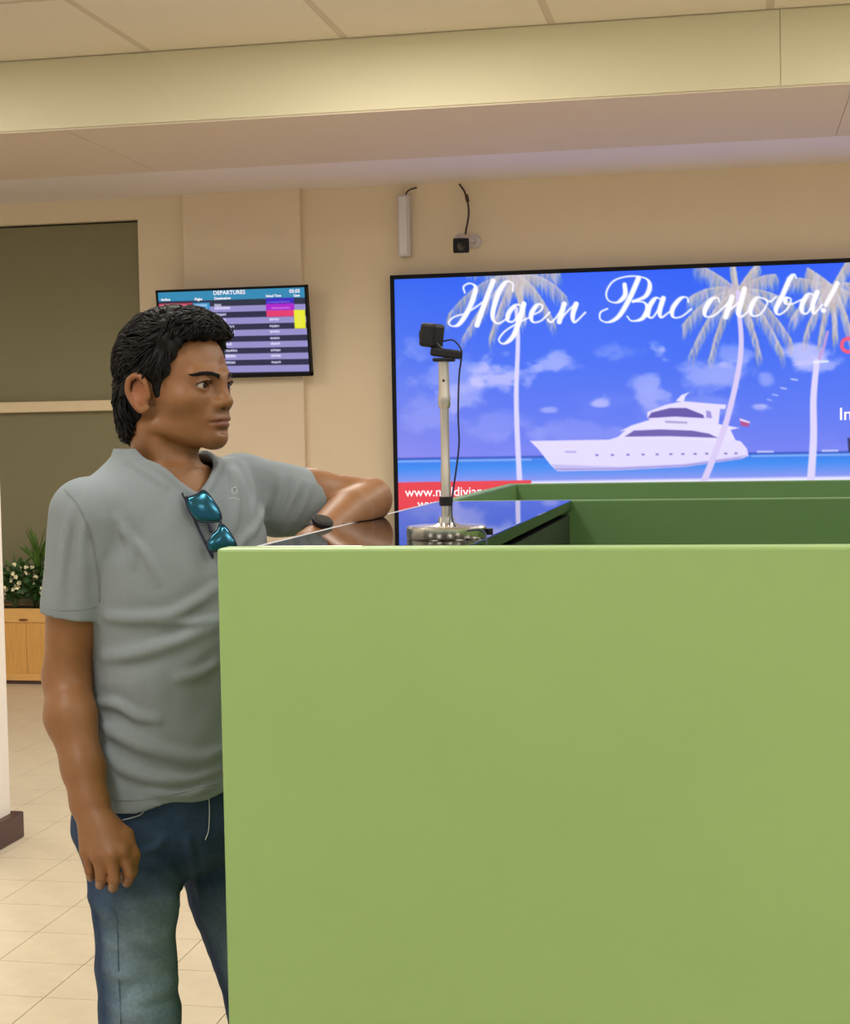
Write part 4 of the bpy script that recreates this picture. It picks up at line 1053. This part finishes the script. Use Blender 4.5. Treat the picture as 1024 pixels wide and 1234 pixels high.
for pxs, r, sk_ in (
    ([(268, 702), (240, 724), (205, 742), (165, 746), (130, 744)], .008, .0045), ([(270, 745), (235, 750), (195, 752)], .007, .0045), ([(268, 752), (235, 764), (200, 778), (160, 788), (125, 792)], .009, .0050),
    ([(262, 800), (240, 812), (215, 818)], .007, .0050), ([(118, 848), (140, 850), (165, 864), (190, 868)], .007, .0045), ([(120, 875), (150, 890), (190, 905), (240, 915), (268, 905)], .009, .0055),
    ([(125, 905), (145, 925), (180, 938), (225, 940), (266, 928)], .008, .0050), ([(142, 625), (154, 650), (160, 680)], .006, .0050), ([(150, 640), (175, 668), (190, 700)], .006, .0045),
    ([(300, 640), (285, 662), (268, 690)], .007, .004), ([(322, 600), (312, 630), (300, 650)], .007, .0042), ([(275, 560), (283, 590), (284, 625), (278, 650)], .008, .0050), ([(292, 560), (305, 590), (308, 620)], .007, .0045), ([(340, 575), (335, 600), (325, 625)], .007, .0045),
    ([(362, 580), (350, 605), (338, 632)], .007, .0045), ([(375, 583), (366, 606), (356, 628)], .006, .0042), ([(262, 566), (268, 556), (278, 552)], .007, .0030), ([(86, 612), (78, 650), (72, 700), (72, 736)], .007, .0045), ([(100, 630), (98, 670), (102, 720)], .006, .0045), ([(150, 548), (172, 566), (200, 585)], .005, .0035),
    ([(250, 600), (258, 640), (262, 690)], .008, .0055), ([(180, 955), (220, 958), (262, 946)], .006, .0040)):
    fold(pxs, r, sk_)
O = shirt_field(0, True); I = shirt_field(-.0100, False)
sl, P_ = O.sub((-9,)*3, (9,)*3); x, y, z = P_
NC = NB+TF*.004
u = (x-NC[0])*TL[0]+(y-NC[1])*TL[1]; v = (x-NC[0])*TF[0]+(y-NC[1])*TF[1]
front = np.clip((v+.015)/.05, 0, 1)
zV = at(243, 594, 2.36)[2]
ua = np.sqrt(u*u+.00008)-.009
qa = zV+ua*.98; kq = .02; hq = np.maximum(kq-np.abs(qa-1.450), 0)/kq
zc = (1-front)*1.452+front*(np.minimum(qa, 1.450)-hq*hq*kq/4)
qs = np.clip((np.abs(u)-.068)/.035, 0, 1); zc = zc+qs*qs*(3-2*qs)*.10
neck = ((z-zc)*.70).astype(np.float32)
O.f -= (.0030*np.exp(-((neck+.006)/.0055)**2)*(np.abs(u) < .09)).astype(np.float32)
O.f = np.maximum(O.f, neck)
hemz = hem0[2]+.004+(x-hem0[0])*.085+.004*np.sin((x+y)*40)
O.f = np.maximum(O.f, (hemz-z).astype(np.float32))
O.f = np.maximum(O.f, -I.f)
Vs, Qs = O.mesh(2, .35); Ns = vnormals(Vs, Qs)
Vs = Vs+Ns*(wob(Vs, 38, 5)*.0016+wob(Vs, 90, 8)*.0007)[:, None]
M_shirt = mat('grey_jersey', srgb(124, 133, 139), 0.85, noise=(300, 0.05), bump=(900, 0.15, 0.0008), spec=0.2)
tee = pydata('t_shirt', Vs, Qs, M_shirt, person); tee['label'] = 'grey v-neck t-shirt'
# sewn hems: sleeve and lower edge stitch lines, small chest emblem
M_stitch = mat('shirt_stitch', srgb(116, 124, 126), 0.9)
def seam(pxs, off=.0006, r=.0008, F_=None, material=M_stitch, name='seam', parent=tee):
    P = []
    for q in spline(pxs, 5):
        h_ = (F_ or base_o).hit(*q)
        if h_ is not None: P.append(h_+(F_ or base_o).normal(h_)*off)
    if len(P) > 2: tube(name, P, r, material, parent, 5)
base_o = O
seam([(53, 733), (70, 735), (95, 735), (116, 731)]); seam([(132, 964), (170, 964), (215, 956), (262, 944)])
seam([(78, 590), (92, 606), (108, 640), (118, 690), (120, 725)])
M_emb = mat('pale_emblem', srgb(168, 176, 180), 0.7)
seam([(279, 590), (283, 588), (285, 593), (280, 596), (279, 590)], .001, .0010, None, M_emb, 'chest_emblem')
seam([(275, 602), (281, 601), (288, 603)], .001, .0009, None, M_emb, 'chest_emblem')

# ------------------------------------------------------------------ jeans and shoes
R_HP, L_HP = at(152, 1000, 2.39), at(258, 1000, 2.53)
R_KN, L_KN = at(169, 1225, 2.33), at(316, 1205, 2.55)
R_AN = np.array([R_KN[0]-.01, R_KN[1]+.06, .09]); L_AN = np.array([L_KN[0]-.015, L_KN[1]+.07, .09])
J = Field(axis((-1.15, -.64, .0034)), axis((2.17, 2.80, .0034)), axis((.045, .965, .0036)))
jr = [(.965, 209, .150, .102), (.93, 209, .156, .106), (.88, 208, .163, .111), (.84, 209, .160, .112), (.81, 212, .138, .100), (.778, 214, .085, .070), (.755, 214, .045, .040)]
J.op(torso_fn(jr, 0), (-1.2, 2.1, .755), (-.6, 2.8, .965), 0)
J.chain([R_HP, R_HP*.62+R_KN*.38+np.array([.006, 0, 0]), R_KN*.72+R_HP*.28, R_KN, R_KN*.5+R_AN*.5, R_AN], [.080, .0655, .0585, .0585, .060, .058], .03)
J.chain([L_HP, L_HP*.6+L_KN*.4, L_KN, L_KN*.5+L_AN*.5, L_AN], [.080, .071, .060, .060, .058], .014)
bj = J.f.copy()
def jfold(pxs, r, sink):
    P = []
    for q in spline(pxs, 3):
        h_ = J.hit(*q)
        if h_ is not None: P.append(h_)
    return P, r
FJ = [jfold(*a) for a in (([(215, 1090), (190, 1082), (160, 1086)], .008, .0055), ([(214, 1180), (190, 1196), (150, 1210)], .010, .0050), ([(126, 1130), (140, 1140), (160, 1140)], .007, .005), ([(125, 1165), (142, 1176), (165, 1178)], .007, .005),
      ([(128, 1205), (150, 1222), (190, 1226)], .008, .005), ([(208, 1120), (190, 1130), (170, 1128)], .007, .0055), ([(100, 1078), (118, 1090), (135, 1110)], .009, .005), ([(216, 1060), (195, 1040), (175, 1036)], .007, .0045), ([(240, 1080), (232, 1040), (225, 1010)], .006, .004), ([(200, 1010), (185, 1024), (165, 1028)], .006, .0045))]
for P, r in FJ: J.ridge(P, r*1.7, r*1.3)
Vj, Qj = J.mesh(2, .5); Nj = vnormals(Vj, Qj)
Vj = Vj+Nj*(wob(Vj, 60, 15)*.0016+wob(Vj, 140, 18)*.0008)[:, None]
M_den = mat('blue_denim', (1, 1, 1, 1), 0.85, attr='dye', noise=(160, 0.16), bump=(900, 0.2, 0.0008), spec=0.2)
jeans = pydata('jeans', Vj, Qj, M_den, person); jeans['label'] = 'worn blue denim jeans, faded on the thigh'
def along(Vv, a, b): return np.clip(((Vv-a)@(b-a))/((b-a)@(b-a)), 0, 1)
fade = np.zeros(len(Vj))
fdir = np.array([.62, -.78, 0])
for a, b in ((R_HP, R_KN), (L_HP, L_KN)):
    t = ((Vj-a)@(b-a))/((b-a)@(b-a)); ax_ = a+np.clip(t, 0, 1.6)[:, None]*(b-a); rad = Vj-ax_; rad /= np.linalg.norm(rad, axis=1)[:, None]+1e-9
    near_ = np.linalg.norm(Vj-ax_, axis=1) < .11
    fade = np.maximum(fade, np.clip((rad@fdir-.25)/.6, 0, 1)*np.clip((t-.22)/.35, 0, 1)*np.clip((1.9-t)/.4, 0, 1)*near_)
fade *= .75+.25*wob(Vj, 55, 3)
dark, lite = np.array(srgb(30, 50, 80)[:3]), np.array(srgb(128, 152, 166)[:3])
mott = (.5+.5*wob(Vj, 45, 31))*.10
w_f = np.clip(fade*.8+mott, 0, 1)[:, None]
set_color(jeans, 'dye', dark*(1-w_f)+lite*w_f)
M_thr = mat('pale_thread', srgb(176, 182, 186), 0.8)
seam([(148, 988), (160, 985), (170, 981), (176, 974)], .001, .0010, J, M_thr, 'pocket_stitch', jeans)
seam([(251, 958), (252, 975), (251, 1000), (247, 1012)], .001, .0009, J, M_thr, 'fly_stitch', jeans)
seam([(140, 1100), (142, 1130), (143, 1170), (146, 1234)], .0008, .0009, J, mat('blue_thread', srgb(70, 92, 116), 0.8), 'side_stitch', jeans)
M_shoe = mat('dark_shoe_leather', srgb(40, 34, 32), 0.5); M_sole = mat('rubber_sole', srgb(26, 24, 24), 0.8)
for an in (R_AN, L_AN):
    S = Field(axis((an[0]-.09, an[0]+.24, .005)), axis((an[1]-.20, an[1]+.10, .005)), axis((-.02, .15, .005)))
    f2 = np.array([.80, -.60, 0])
    S.chain([an+np.array([0, 0, .02])-f2*.01, an-f2*.03+np.array([0, 0, -.04]), an+f2*.08+np.array([0, 0, -.045]), an+f2*.165+np.array([0, 0, -.055])], [.045, .048, .045, .034], .03)
    sl, P_ = S.sub((-9,)*3, (9,)*3); S.f = np.maximum(S.f, (.012-P_[2]).astype(np.float32))
    v_, q_ = S.mesh(2); so = pydata('shoe', v_, q_, M_shoe, person)
    bm = bmesh.new(); N_ = 28; ring = []
    for z_ in (0.0, .013):
        ring.append([bm.verts.new(tuple(an+f2*(.062+.150*math.cos(k*2*math.pi/N_))+np.array([.6, .8, 0])*((.046+.006*math.cos(k*2*math.pi/N_))*math.sin(k*2*math.pi/N_))*1.0+np.array([0, 0, z_-an[2]]))) for k in range(N_)])
    for k in range(N_): bm.faces.new((ring[0][k], ring[0][(k+1) % N_], ring[1][(k+1) % N_], ring[1][k]))
    bm.faces.new(ring[0][::-1]); bm.faces.new(ring[1]); bm_obj('sole', bm, M_sole, so)

# ------------------------------------------------------------------ wristwatch on his left wrist
d_ = (L_WR-L_EL)/np.linalg.norm(L_WR-L_EL); wcn = L_EL*.10+L_WR*.90
Mo = oriented(Vector(wcn), Vector(d_))
watch = None
bm = bmesh.new(); N_ = 36
rr0 = []
for z_, r_o in ((-.010, .0298), (-.008, .0312), (.008, .0305), (.010, .0290), (.010, .0268), (-.010, .0275)):
    rr0.append([bm.verts.new(Mo @ Vector((r_o*math.cos(k*2*math.pi/N_), r_o*math.sin(k*2*math.pi/N_), z_))) for k in range(N_)])
for a, b in zip(rr0, rr0[1:]+rr0[:1]):
    for k in range(N_): bm.faces.new((a[k], a[(k+1) % N_], b[(k+1) % N_], b[k]))
wt = bm_obj('wristwatch', bm, M_blk, person, True); wt['label'] = 'black wristwatch on his left wrist'
tocam = Vector(CAM-wcn).normalized()*.75+Vector((0.1, 0, .8)); tocam = (tocam-Vector(d_)*tocam.dot(Vector(d_))).normalized()
Mw = oriented(Vector(wcn)+tocam*.0295, tocam)
lathe('watch_case', [(.0165, 0), (.0180, .002), (.0180, .007), (.0160, .009)], (0, 0, 0), M_blk, wt, 30, True, Mw)
lathe('watch_glass', [(.0150, .009), (.0145, .0098), (.006, .0102)], (0, 0, 0), mat('watch_glass', (.02, .025, .03, 1), .06), wt, 30, True, Mw)

# ------------------------------------------------------------------ sunglasses hooked in the neckline
cpt = O.hit(240, 622); nrm = O.normal(cpt); view = (CAM-cpt)/np.linalg.norm(CAM-cpt)
pn = nrm*.45+view*.55; pn /= np.linalg.norm(pn); org = cpt+pn*.020
def on_plane(x, y, off=0.0):
    d = ray(x, y); o_ = org+pn*off; return CAM+d*(np.dot(o_-CAM, pn)/np.dot(d, pn))
G = lambda P: [(190+a/9.309, 560+b/9.309) for a, b in P]
lens1 = G([(330, 372), (430, 338), (500, 292), (548, 310), (620, 395), (680, 490), (712, 590), (690, 636), (600, 642), (490, 640), (425, 610), (365, 535), (332, 455)])
lens2 = G([(700, 664), (755, 690), (815, 770), (868, 870), (872, 918), (760, 942), (650, 970), (586, 968), (558, 930), (560, 868), (602, 795), (670, 738)])
sg = empty('sunglasses', on_plane(253, 630)); tag(sg, 'blue mirrored sunglasses hooked in the neckline of the grey t-shirt', 'sunglasses')
M_rim = mat('dark_blue_rim', srgb(12, 24, 48), 0.3)
M_lens = mat('teal_mirror_lens', srgb(36, 92, 116), 0.16, metal=0.75)
M_lens2 = M_lens
for Lp in (lens1, lens2):
    c2 = np.mean(Lp, 0); bm = bmesh.new(); rings = []
    for s_, off in ((1.0, 0.0), (.8, .0012), (.5, .0024), (.2, .0029)):
        rings.append([bm.verts.new(on_plane(*(c2+(np.array(p)-c2)*s_), off)) for p in Lp])
    n = len(Lp)
    for a, b in zip(rings, rings[1:]):
        for k in range(n): bm.faces.new((a[k], a[(k+1) % n], b[(k+1) % n], b[k]))
    bm.faces.new(rings[-1]); bmesh.ops.recalc_face_normals(bm, faces=bm.faces)
    lo_ = bm_obj('lens', bm, M_lens, sg, True)
    md = lo_.modifiers.new('thickness', 'SOLIDIFY'); md.thickness = .0018; md.offset = -1
    loop = spline(Lp+[Lp[0], Lp[1]], 4)[:-4]
    tube('rim', [on_plane(*p, .0002) for p in loop], .0019, M_rim, sg, 6)
tube('bridge', [on_plane(*p) for p in spline(G([(575, 655), (590, 700), (600, 760)]), 4)], .0034, M_rim, sg, 8)
tube('bridge', [on_plane(*p) for p in spline(G([(690, 610), (705, 640), (715, 680)]), 4)], .0022, M_rim, sg, 8)
tube('hinge', [on_plane(*p) for p in G([(318, 352), (325, 385)])], .0032, M_rim, sg, 8)
t0 = on_plane(*G([(322, 368)])[0]); t1 = on_plane(*G([(610, 985)])[0])
tube('temple', spline([t1, t1-pn*.008+np.array([.002, 0, -.006]), t1-pn*.010+(t0-t1)*.25, t1-pn*.010+(t0-t1)*.85, t1-pn*.012+(t0-t1)*1.1], 5), .0020, M_rim, sg, 6)
tube('temple', spline([t0, t0-pn*.010+(t1-t0)*.02, t0-pn*.0115+(t1-t0)*.3, t0-pn*.0115+(t1-t0)*.95, t0-pn*.009+(t1-t0)*1.10], 5), .0020, M_rim, sg, 6)
